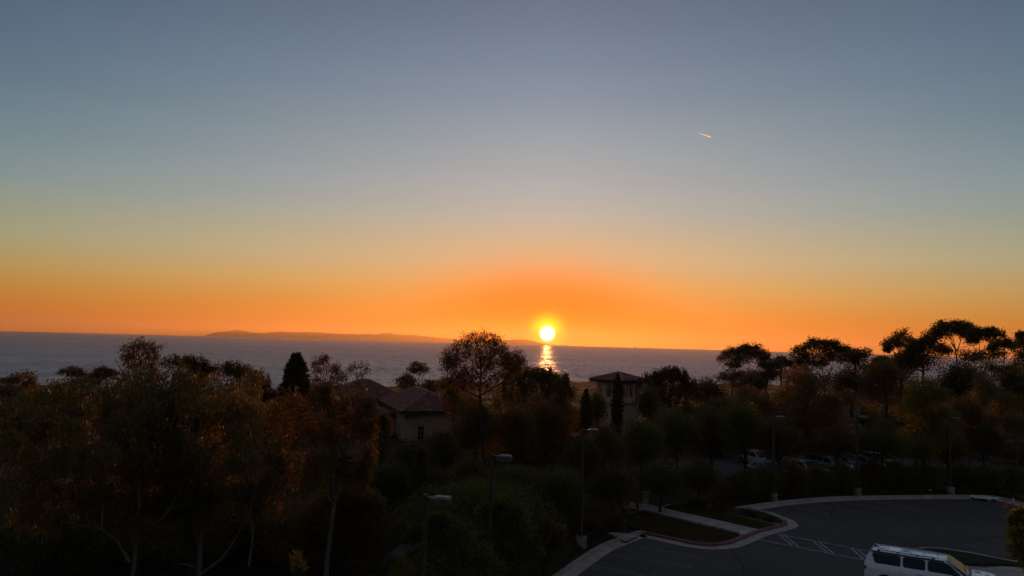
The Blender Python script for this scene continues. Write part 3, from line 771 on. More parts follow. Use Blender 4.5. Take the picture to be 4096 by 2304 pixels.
def house_main():
    rs = np.random.default_rng(11)
    Y = 88.0; c = A(1617, 1649, Y)          # near corner under the eave
    rz = math.radians(19)
    root = empty('stucco_house', (c.x, Y, 0), rz); tag(root, 'beige stucco house with hipped clay tile roof and two balconied windows', 'house')
    ze = c.z
    MB().box(0, 7.2, 0, 15, -3, ze - .31).build('wall', M_STUC, root)
    bud, r1, r2 = hip_roof(root, 0, 7.2, 0, 15, ze + .12, 2.05, 225, rs, 'h', .62)
    # lower wing on the left and higher block behind
    MB().box(-5.0, -.01, 5.2, 13, -3, ze - 1.15).build('wing_wall', M_STUC, root)
    bud, _, _ = hip_roof(root, -5.0, -.7, 5.2, 13, ze - .75, 1.0, 60, rs, 'h', .5, 'wing_roof', skip=('right', 'back'))
    MB().box(-7.0, 3.0, 15.01, 24, -3, ze - .1).build('rear_wall', M_STUC, root)
    hip_roof(root, -7.0, 3.0, 15.3, 24, ze + .3, 2.3, 0, rs, 'h', .55, 'rear_roof', skip=('right', 'back'))
    # windows
    p = A(1675, 1750, Y + .8)
    zs = p.z
    window_on(root, wallframe(2.05, -.003, zs - .75, 0), .75, 2.1, 2, 4)
    balcony(root, wallframe(2.05, 0, zs - .85, 0), 2.0)
    window_on(root, wallframe(-.003, 2.6, zs - .75, -math.pi / 2), .8, 2.1, 2, 4)
    balcony(root, wallframe(0, 2.6, zs - .85, -math.pi / 2), 1.9)
    for x in (.25, 1.1):
        MB().box(x, x + .16, -.55, -.01, ze - .62, ze - .31).build('corbel', M_WOOD, root)
    # broad stucco chimney on the left block
    q = A(1306, 1560, Y + 18); 
    loc = Matrix.Rotation(-rz, 4, 'Z') @ (Vector(q) - Vector((c.x, Y, 0)))
    ch = MB().bevbox(loc.x - 1.5, loc.x + 1.5, loc.y - .8, loc.y + .8, -2, q.z + .55, .03).build('chimney', M_STUC2, root)
    MB().bevbox(loc.x - 1.6, loc.x + 1.6, loc.y - .9, loc.y + .9, q.z + .552, q.z + .75, .03).build('cap', M_TRIM, ch)
    MB().box(loc.x - 2.6, loc.x + 5, loc.y + .9, loc.y + 9, -4, q.z - .6).build('west_wall', M_STUC, root)
    hip_roof(root, loc.x - 2.6, loc.x + 5, loc.y + 1.2, loc.y + 9, q.z - .3, 1.1, 0, rs, 'h', .4, 'west_roof', skip=('right', 'back'))
house_main()

def chimney_thing(px, py, w, h, Y, label, wpx=None):
    c = A(px, py, Y); r = empty('chimney_block', (c.x, Y, terrain(c.x, Y))); tag(r, label, 'chimney'); z0 = r.location.z
    MB().bevbox(-w / 2, w / 2, -w / 2, w / 2, 0, c.z - z0, .03).build('shaft', M_STUC2, r)
    MB().bevbox(-w / 2 - .08, w / 2 + .08, -w / 2 - .08, w / 2 + .08, c.z - z0 + .002, c.z - z0 + .16, .03).build('cap', M_TRIM, r)
    return r
chimney_thing(1828, 1549, 1.1, 3, 93, 'grey stucco chimney half hidden behind foliage left of the sun')

def tower():
    rs = np.random.default_rng(12)
    Y = 96.0; ap = A(2475, 1490, Y); ev = A(2476, 1530, Y - 3.6)
    ze = ev.z; half = 1.98; ov = .72
    root = empty('stucco_tower', (ap.x, Y, terrain(ap.x, Y)), math.radians(45)); tag(root, 'square stucco belvedere tower with arched openings under a low tiled pyramid roof', 'tower')
    z0 = root.location.z; L = lambda z: z - z0
    zb = A(2476, 1606, Y - 3.0).z            # band height
    # four upper walls with arched openings
    hgt = ze - zb; openings = [(-1.15, .34, .5, 1.65), (0.0, .34, .5, 1.65), (1.15, .34, .5, 1.65)]
    for k in range(4):
        ops = openings if k % 2 == 0 else [(0.0, .40, .45, 1.75)] + [(-1.35, .22, .45, 1.6), (1.35, .22, .45, 1.6)]
        outer = [(-half, 0), (half, 0), (half, hgt), (-half, hgt)]
        loops = [outer]
        for cx_, r, s0, s1 in ops:
            hole = [(cx_ - r, s0), (cx_ - r, s1)] + [(cx_ - r * math.cos(t), s1 + r * math.sin(t)) for t in [math.pi * i / 8 for i in range(1, 8)]] + [(cx_ + r, s1), (cx_ + r, s0)]
            loops.append(hole)
        flat = [p for l in loops for p in l]
        tri = tessellate_polygon([[Vector((p[0], p[1], 0)) for p in l] for l in loops])
        T = Matrix.Rotation(k * math.pi / 2 , 4, 'Z') @ Matrix.Translation((0, -half, L(zb)))
        n = len(flat); th = .28; inset = half - .001
        V = [T @ Vector((p[0] , 0, p[1])) for p in flat] + [T @ Vector((p[0] * (1 - th / half), th, p[1])) for p in flat]
        F = [list(t) for t in tri] + [[n + i for i in reversed(t)] for t in tri]
        o = 0
        for l in loops:
            m_ = len(l)
            for i in range(m_): F.append([o + i, o + (i + 1) % m_, n + o + (i + 1) % m_, n + o + i])
            o += m_
        ob = MB().add(V, F).build('upper_wall', M_STUC2, root)
        for cx_, r, s0, s1 in ops:
            rail = MB()
            for i in range(5):
                x = cx_ - r + (2 * r) * (i + .5) / 5; rail.box(x - .015, x + .015, .1, .13, s0, s0 + .85, T)
            rail.box(cx_ - r, cx_ + r, .09, .14, s0 + .851, s0 + .90, T)
            rail.build('railing', M_IRON, ob)
    b = half + .12
    MB().bevbox(-b, b, -b, b, L(zb) - .34, L(zb) - .002, .06).build('cornice', M_STUC2, root)
    s = half * .93
    MB().box(-s, s, -s, s, -.3, L(zb) - .342).build('shaft', M_STUC2, root)
    roof = empty('roof', (0, 0, 0)); roof.parent = root
    e = half + ov; zt = L(ap.z); zr = L(ze) + .15; apx = Vector((0, 0, zt)); bud = 250
    cs = [Vector((-e, -e, zr)), Vector((e, -e, zr)), Vector((e, e, zr)), Vector((-e, e, zr))]
    for i in (0, 3, 1, 2): bud = tiled_slope(roof, [cs[i], cs[(i + 1) % 4], apx], bud, rs, key='h')
    for c_ in cs: ridge(roof, c_, apx, 'hip_tiles')
    MB().box(-e + .1, e - .1, -e + .1, e - .1, zr - .30, zr - .125).build('soffit', M_WOOD, root)
tower()

def side_house(px0, px1, py_ridge, py_eave, Y, D_, label, seed, rz=0.0, bud=200, wallz=-1):
    rs = np.random.default_rng(seed)
    a, b = A(px0, py_eave, Y), A(px1, py_eave, Y); zr = A(px0, py_ridge, Y + D_ / 2).z
    g = terrain(a.x, Y); root = empty('tiled_house', (a.x, Y, g), rz); tag(root, label, 'house')
    w_ = (b - a).length; ze = (a.z + b.z) / 2 - g
    MB().box(0, w_, 0, D_, -1, ze - .31).build('wall', M_STUC, root)
    hip_roof(root, 0, w_, 0, D_, ze, max(1.0, zr - g - ze), bud, rs, 's' + str(seed), .5)
    return root, w_, ze
r, w_, ze = side_house(3330, 3520, 1632, 1762, 86, 9, 'dark tiled house behind the second far lamp post', 21, .25)
window_on(r, wallframe(2.0, -.003, 1.0, 0), .9, 1.2, 2, 2)
cc = A(3395, 1602, 92)
chimney = empty('chimney_block', (cc.x, 92, 0)); tag(chimney, 'pale square chimney with rounded cap on the ridge of the dark tiled house', 'chimney')
MB().bevbox(-1.0, 1.0, -1.0, 1.0, 2.5, cc.z - .22, .03, Matrix.Rotation(.75, 4, 'Z')).build('shaft', M_STUC2, chimney)
MB().bevbox(-1.06, 1.06, -1.06, 1.06, cc.z - .218, cc.z, .08, Matrix.Rotation(.75, 4, 'Z')).build('cap', M_TRIM, chimney)
r, w_, ze = side_house(3985, 4140, 1690, 1772, 84, 10, 'far building at right edge with dark grid window and white gable', 22, -.1)
window_on(r, wallframe(1.6, -.003, .6, 0), 1.4, 2.2, 3, 2)
g_ = A(4035, 1690, 84 + 6.5)
MB().box(1.2, 2.6, 6.2, 6.5, ze, g_.z - r.location.z + .6).build('gable_wall', M_STUC2, r)
r, w_, ze = side_house(3760, 3880, 1652, 1700, 95, 8, 'low tiled building with white wall behind the third far lamp post', 23, .1, 80)
MB().box(.2, 1.0, -.4, -.01, -1, ze - .4).build('white_pier', M_STUC2, r)
r, w_, ze = side_house(-130, 150, 1752, 1922, 46, 9, 'purple-brown tiled house roof at the lower left edge', 24, .35, 280)

# ------------------------------------------------------------------ gate pillars and bollard
def box_thing(name, px, pyb, w, h, label, cat, m, cap=True, z=0.1, rz=.4):
    g = G(px, pyb, z); r = empty(name, g, rz); tag(r, label, cat)
    MB().bevbox(-w / 2, w / 2, -w / 2, w / 2, 0, h, .02).build('shaft', m, r)
    if cap: MB().bevbox(-w / 2 - .07, w / 2 + .07, -w / 2 - .07, w / 2 + .07, h + .002, h + .10, .02).build('cap', M_CONC, r)
    return r
box_thing('gate_pillar', 2575, 2013, .55, .78, 'square stucco pillar with flat cap at the far end of the walk', 'pillar', M_STUC)
box_thing('gate_pillar', 2499, 2030, .55, .80, 'dim stucco pillar left of the walk, half hidden by leaves', 'pillar', M_STUC)
bp = G(2550, 2042, .12); bo = empty('bollard', bp); tag(bo, 'thin dark bollard standing in the walk near the gate pillar', 'bollard')
MB().lathe([(.075, 0), (.075, .62), (.085, .63), (.085, .70), (.04, .76)], 14).build('post', M_IRON, bo, True)
MB().lathe([(.11, 0), (.11, .03), (.076, .05)], 14).build('base_plate', M_IRON, bo)

# ------------------------------------------------------------------ lamp posts
M_POLE = mat('bronze_pole', (0.065, 0.048, 0.042), 0.55, metal=0.3, noise=(2, .2))
M_HEAD = mat('weathered_lamp_head', (0.10, 0.08, 0.078), 0.5, metal=0.2, noise=(5, .25))
M_LENS = mat('lamp_lens', (0.35, 0.35, 0.33), 0.25)
def lamp(px_top, py_top, Y, label, base=True, hw=1.0, rz=0.0, s=1.0):
    t = A(px_top, py_top, Y); r = empty('lamp_post', (t.x, Y, 0.0), rz); tag(r, label, 'lamp post', 'lamp posts around the lot')
    H_ = t.z; z0 = 0.0
    if base:
        MB().lathe([(.34, 0), (.34, .62), (.31, .66)], 20).build('footing', mat('dark_footing', (0.20, 0.16, 0.13), .9, noise=(4, .3)), r, True); z0 = .66  # mottled footing concrete, darker than the walk and kerbs
    mb = MB().lathe([(.14, z0), (.14, z0 + .03), (.10, z0 + .05)], 14); mb.build('base_plate', M_POLE, r)
    MB().lathe([(.098, z0 + .052), (.078, H_ - .05), (.078, H_ - .02), (.055, H_)], 16).build('pole', M_POLE, r, True)
    MB().box(.07, .30, -.05, .05, H_ - .16, H_ - .07).build('arm', M_POLE, r)
    h = MB(); a, b_ = .24, .24 + .62
    top = [(a + .16, -.16), (b_ - .05, -.16), (b_ - .05, .16), (a + .16, .16)]; mid = [(a, -.22), (b_, -.22), (b_, .22), (a, .22)]; low = [(a + .02, -.20), (b_ - .03, -.20), (b_ - .03, .20), (a + .02, .20)]
    V = [(x, y, H_ - .01) for x, y in top] + [(x, y, H_ - .07) for x, y in mid] + [(x, y, H_ - .27) for x, y in low]
    F = [[0, 1, 2, 3], [11, 10, 9, 8]] + [[k + i, k + (i + 1) % 4, k + 4 + (i + 1) % 4, k + 4 + i][::-1] for k in (0, 4) for i in range(4)]
    hd = h.add(V, F).build('lamp_head', M_HEAD, r)
    MB().box(a + .06, b_ - .08, -.16, .16, H_ - .285, H_ - .272).build('lens', M_LENS, hd)
    return r
lamp(1702, 1977, 24.5, 'nearest lamp post, largest rectangular head, bottom centre', False, rz=-.30)
lamp(1970, 1815, 33.0, 'second nearest lamp post, left of the sun reflection, tall over bottom trees', False, rz=-.28)
lamp(2333, 1713, G(2326, 2190).y, 'lamp post on a round concrete footing beside the near kerb', True, rz=-.2)
lamp(3094, 1663, G(3093, 2004).y, 'leftmost of the three far lamp posts behind the lot', True, rz=-.15)
lamp(3427, 1662, G(3432, 1983).y, 'middle one of the three far lamp posts, tiled roof behind its head', True, rz=-.15)
lamp(3797, 1669, G(3801, 1979).y, 'rightmost of the three far lamp posts, white wall behind its head', True, rz=-.15)

# ------------------------------------------------------------------ cones, platforms, litter
M_CONE = mat('orange_cone_plastic', (0.55, 0.09, 0.02), 0.5); M_CONEB = mat('cone_base', (0.45, 0.16, 0.06), 0.6); M_BAND = mat('white_band', (0.62, 0.60, 0.58), 0.5)
M_WHITE = mat('white_board', (0.60, 0.64, 0.62), 0.6)
def cone(px, py, label, band, slim=1.0):
    r = empty('traffic_cone', G(px, py, .004)); tag(r, label, 'traffic cone')
    MB().bevbox(-.19 * slim, .19 * slim, -.19 * slim, .19 * slim, 0, .035, .01).build('base', M_CONEB if not band else M_CONE, r)
    MB().lathe([(.15 * slim, .036), (.14 * slim, .10), (.035, .70), (.03, .72)], 18).build('cone', M_CONE, r, True)
    if band:
        for z0, z1 in ((.30, .44), (.47, .66)):
            f = lambda z: (.14 * slim + (.035 - .14 * slim) * (z - .1) / .6) + .004
            MB().lathe([(f(z0), z0), (f(z1), z1)], 18).build('white_band', M_BAND, r)
cone(4020, 2027, 'plain orange traffic cone with square base near the right edge of the lot', False)
cone(4054, 2026, 'slim orange traffic cone with two white bands, rightmost', True, .8)
def platform(px, py, w_, d_, rz, label):
    r = empty('low_platform', G(px, py, .004), rz); tag(r, label, 'platform')
    MB().bevbox(-w_ / 2, w_ / 2, -d_ / 2, d_ / 2, .20, .25, .01).build('board', M_WHITE, r)
    for x in (-1, 1):
        for y in (-1, 1): MB().box(x * (w_ / 2 - .12) - .05, x * (w_ / 2 - .12) + .05, y * (d_ / 2 - .12) - .05, y * (d_ / 2 - .12) + .05, 0, .198).build('leg', M_CONC, r)
platform(3924, 2001, .75, 1.5, .75, 'white low platform on short legs at the far kerb, left one of the pair')
platform(3958, 2001, .75, 1.3, .95, 'white low platform on short legs at the far kerb, right one beside the cones')
lt = MB().add([(0, 0, 0), (.25, .03, .02), (.3, .14, .05), (.06, .12, .09), (.15, .07, .10)], [(0, 1, 4), (1, 2, 4), (2, 3, 4), (3, 0, 4), (3, 2, 1, 0)]).build('litter', M_WHITE)
lt.location = G(3716, 1963, .3); tag(lt, 'crumpled white scrap lying on the shrub bank left of the third far lamp', 'litter')

# ------------------------------------------------------------------ cars
M_TYRE = mat('tyre_rubber', (0.015, 0.015, 0.015), 0.8); M_RIM = mat('alloy_rim', (0.35, 0.35, 0.36), 0.3, metal=0.9)
M_CG = mat('car_glass', (0.012, 0.014, 0.016), 0.08, spec=0.45); M_SCREEN = mat('windscreen_glass', (0.035, 0.045, 0.05), 0.22, spec=0.12); M_BLK = mat('black_trim', (0.012, 0.012, 0.013), 0.35); M_CHR = mat('chrome_trim', (0.5, 0.5, 0.5), 0.2, metal=1.0)
M_TAIL = mat('tail_lamp_red', (0.20, 0.012, 0.012), 0.2, coat=.5)
def paint(name, c): return mat(name, c, 0.28, metal=0.0, spec=0.5, coat=1.0)
def car(pos, rz, col, label, L=4.7, W=1.82, H=1.46, suv=False, detail=False, hood=.30, name='parked_car', group=None):
    r = empty(name, pos, rz); tag(r, label, 'car', group)
    belt = H * (.655 if suv else .625); hw = W / 2; hs = H
    if suv: rx0, rx1, wf, wb = .060 * L, .622 * L, .785 * L, .0 * L          # roof rear, roof front, cowl, rear base
    else: rx0, rx1, wf, wb = .26 * L, .55 * L, .745 * L, .10 * L
    noseh = belt * .98
    def topz(x):
        if x <= rx0: return belt + (H - belt) * min(1, max(0, (x - wb) / max(.01, rx0 - wb))) ** (.55 if suv else .8) if x >= wb else belt * (.93 + .07 * x / max(wb, .01))
        if x <= rx1: return H - (.03 if suv else .05) * ((x - (rx0 + rx1) / 2) / ((rx1 - rx0) / 2)) ** 2
        if x <= wf: return H - (.03 if suv else .05) + (belt + .03 - H + .03) * ((x - rx1) / (wf - rx1)) ** 1.12
        t = (x - wf) / (L - wf); return belt + .03 - (belt * (.10 if suv else .18)) * t ** 1.6 - (.22 * t ** 14)
    def halfw(x):
        t = x / L; return hw * (1 - .10 * max(0, (t - .86) / .14) ** 2 - .06 * max(0, (.10 - t) / .10) ** 2)
    xs = sorted(set([0, .02 * L, .05 * L, .09 * L] + [L * i / 28 for i in range(2, 28)] + [rx0, rx1, wf, .97 * L, .99 * L, L]))
    th = .18 if suv else .30                                              # tumblehome
    def sect(x):
        z = topz(x); g = max(0, min(1, (z - belt) / (H - belt))); w_ = halfw(x); b = belt if z > belt else z
        s = [(w_ * .90, .26), (w_ * .97, .34), (w_ * 1.0, .50), (w_ * 1.0, b * .80), (w_ * .975, b * .95), (w_ * .93, b)]
        gw = w_ * .93
        for f, e in ((.45, .45), (.82, .84), (.95, .955)): s.append((gw - (th * f) * g - (1 - g) * gw * .12 * f, b + (z - b) * e))
        s += [((gw - th) * .82 * (g) + (1 - g) * gw * .70, z - .012), ((gw - th) * .45, z + .006 * g), (0, z + .012)]
        return s
    V, F = [], []
    for x in xs:
        s = sect(x)
        ring = [(x, -y, z) for y, z in s] + [(x, y, z) for y, z in reversed(s[:-1])]
        V += ring
    k = 2 * len(sect(0)) - 1
    for i in range(len(xs) - 1):
        for j in range(k - 1): F.append([i * k + j, (i + 1) * k + j, (i + 1) * k + j + 1, i * k + j + 1])
        F.append([i * k + k - 1, (i + 1) * k + k - 1, (i + 1) * k, i * k])
    F.append(list(range(k))); F.append(list(range((len(xs) - 1) * k + k - 1, (len(xs) - 1) * k - 1, -1)))
    body = MB().add(V, F).build('body', col, r, True)
    gy = lambda x, z, o=.008: (halfw(x) * .93 - th * min(1, (z - belt) / (H - belt)) * .98 + o)
    z0, z1 = belt + (.06 if suv else .04), H - (.15 if suv else .13)
    def side_window(poly, nm):
        tri = tessellate_polygon([[Vector((p[0], p[1], 0)) for p in poly]])
        for s_ in (-1, 1):
            vs = [(x, s_ * gy(x, z), z) for x, z in poly] + [(x, s_ * (gy(x, z) - .03), z) for x, z in poly]; n = len(poly)
            MB().add(vs, [list(t) for t in tri] + [[i, (i + 1) % n, n + (i + 1) % n, n + i] for i in range(n)]).build(nm, M_CG, body if not detail else r)
            if detail:
                f = MB()
                cx_, cz_ = sum(p[0] for p in poly) / n, sum(p[1] for p in poly) / n
                out = [(cx_ + (x - cx_) * 1.05 + (.015 if x > cx_ else -.015), cz_ + (z - cz_) * 1.07) for x, z in poly]
                f.add([(x, s_ * (gy(x, z, .003)), z) for x, z in out] + [(x, s_ * (gy(x, z, .006)), z) for x, z in poly], [[i, (i + 1) % n, n + (i + 1) % n, n + i] for i in range(n)])
                f.build('window_surround', M_BLK if detail else M_CHR, r)
    def rr_(x0, x1, x1t=None, x0t=None, r_=.07):
        x1t = x1 if x1t is None else x1t; x0t = x0 if x0t is None else x0t
        return [(x0 + r_, z0), (x1 - r_, z0), (x1, z0 + r_ * .6), (x1t + (x1 - x1t) * .15, z1 - r_), (x1t - r_, z1), (x0t + r_, z1), (x0t, z1 - r_), (x0, z0 + r_)]
    if suv:
        side_window(rr_(.085 * L, .275 * L, None, .068 * L), 'rear_quarter_window'); side_window(rr_(.305 * L, .462 * L), 'rear_door_window'); side_window(rr_(.492 * L, .715 * L, .630 * L), 'front_door_window')
    else:
        side_window(rr_(.17 * L, .38 * L, None, .27 * L), 'rear_window_side'); side_window(rr_(.40 * L, .69 * L, .56 * L), 'front_window_side')
    # windscreens
    def screen(xa, xb, nm, n=5):
        V_, F_ = [], []
        for i in range(n + 1):
            x = xa + (xb - xa) * i / n; z = topz(x); g = max(0, min(1, (z - belt) / (H - belt))); wy = (halfw(x) * .93 - th * g) * .90
            for y in (-wy, -wy * .5, 0, wy * .5, wy): V_.append((x, y, z + .024 - .012 * abs(y) / wy))
        for i in range(n):
            for j in range(4): F_.append([i * 5 + j, (i + 1) * 5 + j, (i + 1) * 5 + j + 1, i * 5 + j + 1])
        MB().add(V_, F_).build(nm, M_SCREEN, r, True)
    screen(rx1 + .04 * (wf - rx1), wf - .06 * (wf - rx1), 'windscreen')
    if not suv: screen(wb + .2 * (rx0 - wb), rx0 - .1 * (rx0 - wb), 'rear_screen')
    # wheels
    R_ = H * (.205 if suv else .22)
    for x in (.165 * L, .165 * L + .575 * L):
        for s_ in (-1, 1):
            w_ = empty('wheel', (x, s_ * (hw - .12), R_)); w_.parent = r
            MB().cyl((0, -.12, 0), (0, .12, 0), R_, n=20).build('tyre', M_TYRE, w_); MB().cyl((0, s_ * .122, 0), (0, s_ * .13, 0), R_ * .66, n=14).build('rim', M_RIM, w_)
            a = MB(); n = 12
            pv_ = [(x + math.cos(math.pi * i / n) * R_ * 1.22, math.sin(math.pi * i / n) * R_ * 1.22 + R_ * .9) for i in range(n + 1)] + [(x - R_ * 1.22, .27), (x + R_ * 1.22, .27)]
            a.add([(p[0], s_ * (halfw(p[0]) + .004), p[1]) for p in pv_] + [(p[0], s_ * (hw - .3), p[1]) for p in pv_], [list(range(len(pv_)))] + [[i, (i + 1) % len(pv_), len(pv_) + (i + 1) % len(pv_), len(pv_) + i] for i in range(len(pv_))])
            a.build('wheel_arch', M_BLK, r)
    for s_ in (-1, 1):
        MB().bevbox(-.012, .30 if detail else .1, s_ * hw * .86 - .10, s_ * hw * .86 + .125, belt * .74, belt * .88, .012).build('tail_lamp', M_TAIL, r)
        MB().bevbox(L - .13, L - .01, s_ * hw * .68 - .16, s_ * hw * .68 + .16, belt * .66, belt * .80, .01).build('headlamp', M_LENS, r)
    return r, dict(L=L, W=W, H=H, belt=belt, topz=topz, halfw=halfw, gy=gy, rx0=rx0, rx1=rx1, wf=wf, hw=hw, th=th)

def wagon():
    ra = G(3452, 2200, 1.86); rb = G(3790, 2252, 1.86)
    h = (rb - ra); rz = math.atan2(h.y, h.x)
    fx = Vector((math.cos(rz), math.sin(rz), 0)); ly = Vector((-math.sin(rz), math.cos(rz), 0))
    pos = ra - fx * .22 + ly * .74; pos.z = 0.0; pos += fx * .27 + ly * .30
    r, d = car(pos, rz, paint('white_car_paint', (0.80, 0.80, 0.82)), 'white full-size wagon with black roof rails and glossy sectioned roof', 5.8, 2.12, 1.92, True, True, name='white_wagon')
    L, H, belt, topz, halfw, gy = d['L'], d['H'], d['belt'], d['topz'], d['halfw'], d['gy']
    for s_ in (-1, 1):
        y = halfw(2) * .93 - d['th']
        # gloss black band under the roof and the rail above it
        V_ = []; n = 14
        for i in range(n + 1):
            x = .30 + (3.52 - .30) * i / n
            V_ += [(x, s_ * (gy(x, H - .125, .010)), H - .125), (x, s_ * (y + .012), H - .045)]
        MB().add(V_, [[2 * i, 2 * i + 2, 2 * i + 3, 2 * i + 1] for i in range(n)]).build('roof_side_band', M_BLK, r)
        rail = MB()
        rail.bevbox(.55, 3.15, s_ * (y - .05) - .022, s_ * (y - .05) + .022, H + .004, H + .034, .008)
        for x in (.58, 1.45, 2.3, 3.0): rail.bevbox(x, x + .12, s_ * (y - .05) - .018, s_ * (y - .05) + .018, H - .05, H + .005, .006)
        rail.build('roof_rail', M_BLK, r)
        m = MB().bevbox(3.86, 4.06, s_ * (d['hw'] + .16) - .13, s_ * (d['hw'] + .16) + .13, belt + .02, belt + .20, .03)
        m.box(3.91, 3.99, s_ * (d['hw'] + .02) - .06, s_ * (d['hw'] + .02) + .06, belt + .02, belt + .08); m.build('side_mirror', M_BLK, r)
        for x in (2.35, 3.40): MB().bevbox(x, x + .24, s_ * (d['hw'] + .005) - .018, s_ * (d['hw'] + .005) + .018, belt * .84, belt * .87, .006).build('door_handle', M_CHR, r)
        for x in (1.62, 2.72, 3.92): MB().box(x - .004, x + .004, s_ * (d['hw'] + .001) - .004, s_ * (d['hw'] + .001) + .004, .45, belt * .93).build('door_seam', M_BLK, r)
        # A pillar cap
        V_ = []
        for i in range(9):
            x = 3.56 + (4.50 - 3.56) * i / 8; z = topz(x) - .02; g = max(0, (z - belt) / (H - belt)); w_ = halfw(x) * .93 - d['th'] * g
            V_ += [(x, s_ * w_ * .90, z + .035), (x, s_ * (w_ + .012), z - .05)]
        MB().add(V_, [[2 * i, 2 * i + 2, 2 * i + 3, 2 * i + 1] for i in range(8)]).build('pillar_trim', M_BLK, r)
    # roof seams and ribs
    for x in (1.03, 1.62, 2.10, 2.62, 3.22): 
        s = MB(); ys = [-.62, -.3, 0, .3, .62]
        V_ = [(x + dx, y, topz(x) + .022 - .010 * abs(y) / .6) for y in ys for dx in (-.012, .012)]
        s.add(V_, [[2 * i, 2 * i + 1, 2 * i + 3, 2 * i + 2] for i in range(4)]).build('roof_seam', M_BLK, r)
    for x0, x1 in ((.55, .98), (1.68, 2.04)):
        for y in (-.30, -.05, .25): MB().box(x0, x1, y - .012, y + .012, topz(x0) + .012, topz(x0) + .028).build('roof_rib', M_BLK, r)
    MB().add([(.36, -.05, H - .01), (.36, .05, H - .01), (.62, 0, H - .005), (.38, 0, H + .10)], [(0, 1, 3), (1, 2, 3), (2, 0, 3), (2, 1, 0)]).build('roof_antenna', M_BLK, r)
    MB().box(d['wf'] - .10, d['wf'] + .10, -.80, .80, topz(d['wf']) + .012, topz(d['wf']) + .030).build('cowl', M_BLK, r)
    for s_ in (-1, 1): MB().bevbox(4.78, 5.03, s_ * .55 - .08, s_ * .55 + .08, topz(4.9) - .02, topz(4.9) + .012, .01).build('bonnet_vent', M_BLK, r)
    MB().bevbox(-.03, .10, -.98, .98, .40, .70, .03).build('rear_bumper', M_BLK, r)
    MB().bevbox(L - .05, L + .06, -.9, .9, .35, .62, .03).build('front_bumper', M_BLK, r)
    for x in (-.35, .35): MB().cyl((4.46, x, topz(4.46) + .03), (4.33, x + .42, topz(4.33) + .035), .009, n=6).build('wiper', M_BLK, r)
wagon()

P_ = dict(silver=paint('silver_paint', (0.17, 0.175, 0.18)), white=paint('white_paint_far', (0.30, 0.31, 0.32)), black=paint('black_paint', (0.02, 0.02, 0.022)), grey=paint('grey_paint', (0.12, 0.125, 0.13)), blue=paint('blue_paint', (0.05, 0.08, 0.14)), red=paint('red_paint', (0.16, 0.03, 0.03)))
GP = 'cars parked in the lower lot'
cars = [(3068, 1893, 70, -1.25, 'silver', 'pale sedan, leftmost low car under the overhanging tree, left of first lamp post', 0), (3120, 1893, 70.5, -1.25, 'black', 'dark sedan just right of the leftmost pale sedan', 0),
        (3032, 1853, 77, -1.25, 'white', 'small white-roofed car glimpsed high under the leaves at far left of the lot', 0), (3112, 1857, 76, -1.25, 'grey', 'grey car behind the leftmost sedans, mostly in shadow', 0), (3168, 1850, 78, -1.3, 'white', 'white car in the back row left of the thick dark trunk', 1),
        (3218, 1898, 70, -1.2, 'white', 'white wagon with dark windows partly behind the thick dark trunk', 1), (3268, 1893, 70, -1.2, 'silver', 'silver hatchback just right of the thick dark trunk', 0),
        (3320, 1874, 73, -1.15, 'white', 'white car with bright bonnet between the trunk and the middle lamp post', 1), (3378, 1862, 76, -.95, 'silver', 'long silver saloon left of the middle lamp post', 0), (3452, 1862, 76, -.7, 'grey', 'grey saloon with shiny windscreen right of the middle lamp post', 0), (3500, 1860, 76.5, -.6, 'black', 'black wagon at the right end of the parked row', 1)]
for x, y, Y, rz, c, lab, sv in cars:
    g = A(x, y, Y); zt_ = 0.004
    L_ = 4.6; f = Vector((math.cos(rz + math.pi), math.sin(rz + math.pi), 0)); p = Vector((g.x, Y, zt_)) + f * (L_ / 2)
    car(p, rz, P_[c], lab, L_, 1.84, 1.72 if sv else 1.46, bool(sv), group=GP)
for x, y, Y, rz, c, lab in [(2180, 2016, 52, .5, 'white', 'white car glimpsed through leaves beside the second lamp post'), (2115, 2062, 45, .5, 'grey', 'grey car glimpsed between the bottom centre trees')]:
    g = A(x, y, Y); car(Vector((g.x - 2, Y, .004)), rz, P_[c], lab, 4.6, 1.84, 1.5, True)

# ------------------------------------------------------------------ rigs, boat, vapour trail
M_RIG = mat('rig_steel', (0.06, 0.05, 0.05), 0.7, metal=0.3)
def rig(px, py, Y, w, label, crane=True):
    t = A(px, py, Y); sea_z = SEA_Z - (Y * Y + t.x ** 2) / (2 * REARTH); r = empty('oil_platform', (t.x, Y, sea_z)); tag(r, label, 'oil platform', 'oil platforms on the horizon')
    h = t.z - sea_z; k = w / 70
    for x in (-1, 1):
        for y in (-1, 1): MB().cyl((x * 24 * k, y * 18, -20), (x * 18 * k, y * 14, h - 14), 3.2 * k, n=6).build('leg', M_RIG, r)
    MB().box(-30 * k, 34 * k, -20, 20, h - 14, h - 7).box(-22 * k, 20 * k, -16, 16, h - 6.9, h - 2).build('deck', M_RIG, r)
    MB().box(8 * k, 32 * k, -12, 12, h - 1.9, h + 8).build('quarters', M_RIG, r)
    if crane:
        MB().cyl((0, 0, h - 2), (0, 0, h + 40), 4 * k, 1.2 * k, 6).build('derrick', M_RIG, r)
        MB().cyl((-14 * k, 0, h - 2), (-28 * k, 0, h + 14), 1.6 * k, .8, 6).build('crane', M_RIG, r)
rig(2540, 1389, 21000, 75, 'lone tiny oil platform on the horizon right of the sun')
rig(2803, 1398, 21000, 70, 'tiny oil platform with derrick, left of the close pair on the horizon')
rig(2819, 1399, 21000, 75, 'tiny oil platform without derrick, right of the close pair on the horizon', False)
bt = A(2729, 1473, 3150); bz = SEA_Z - 3150 ** 2 / (2 * REARTH)
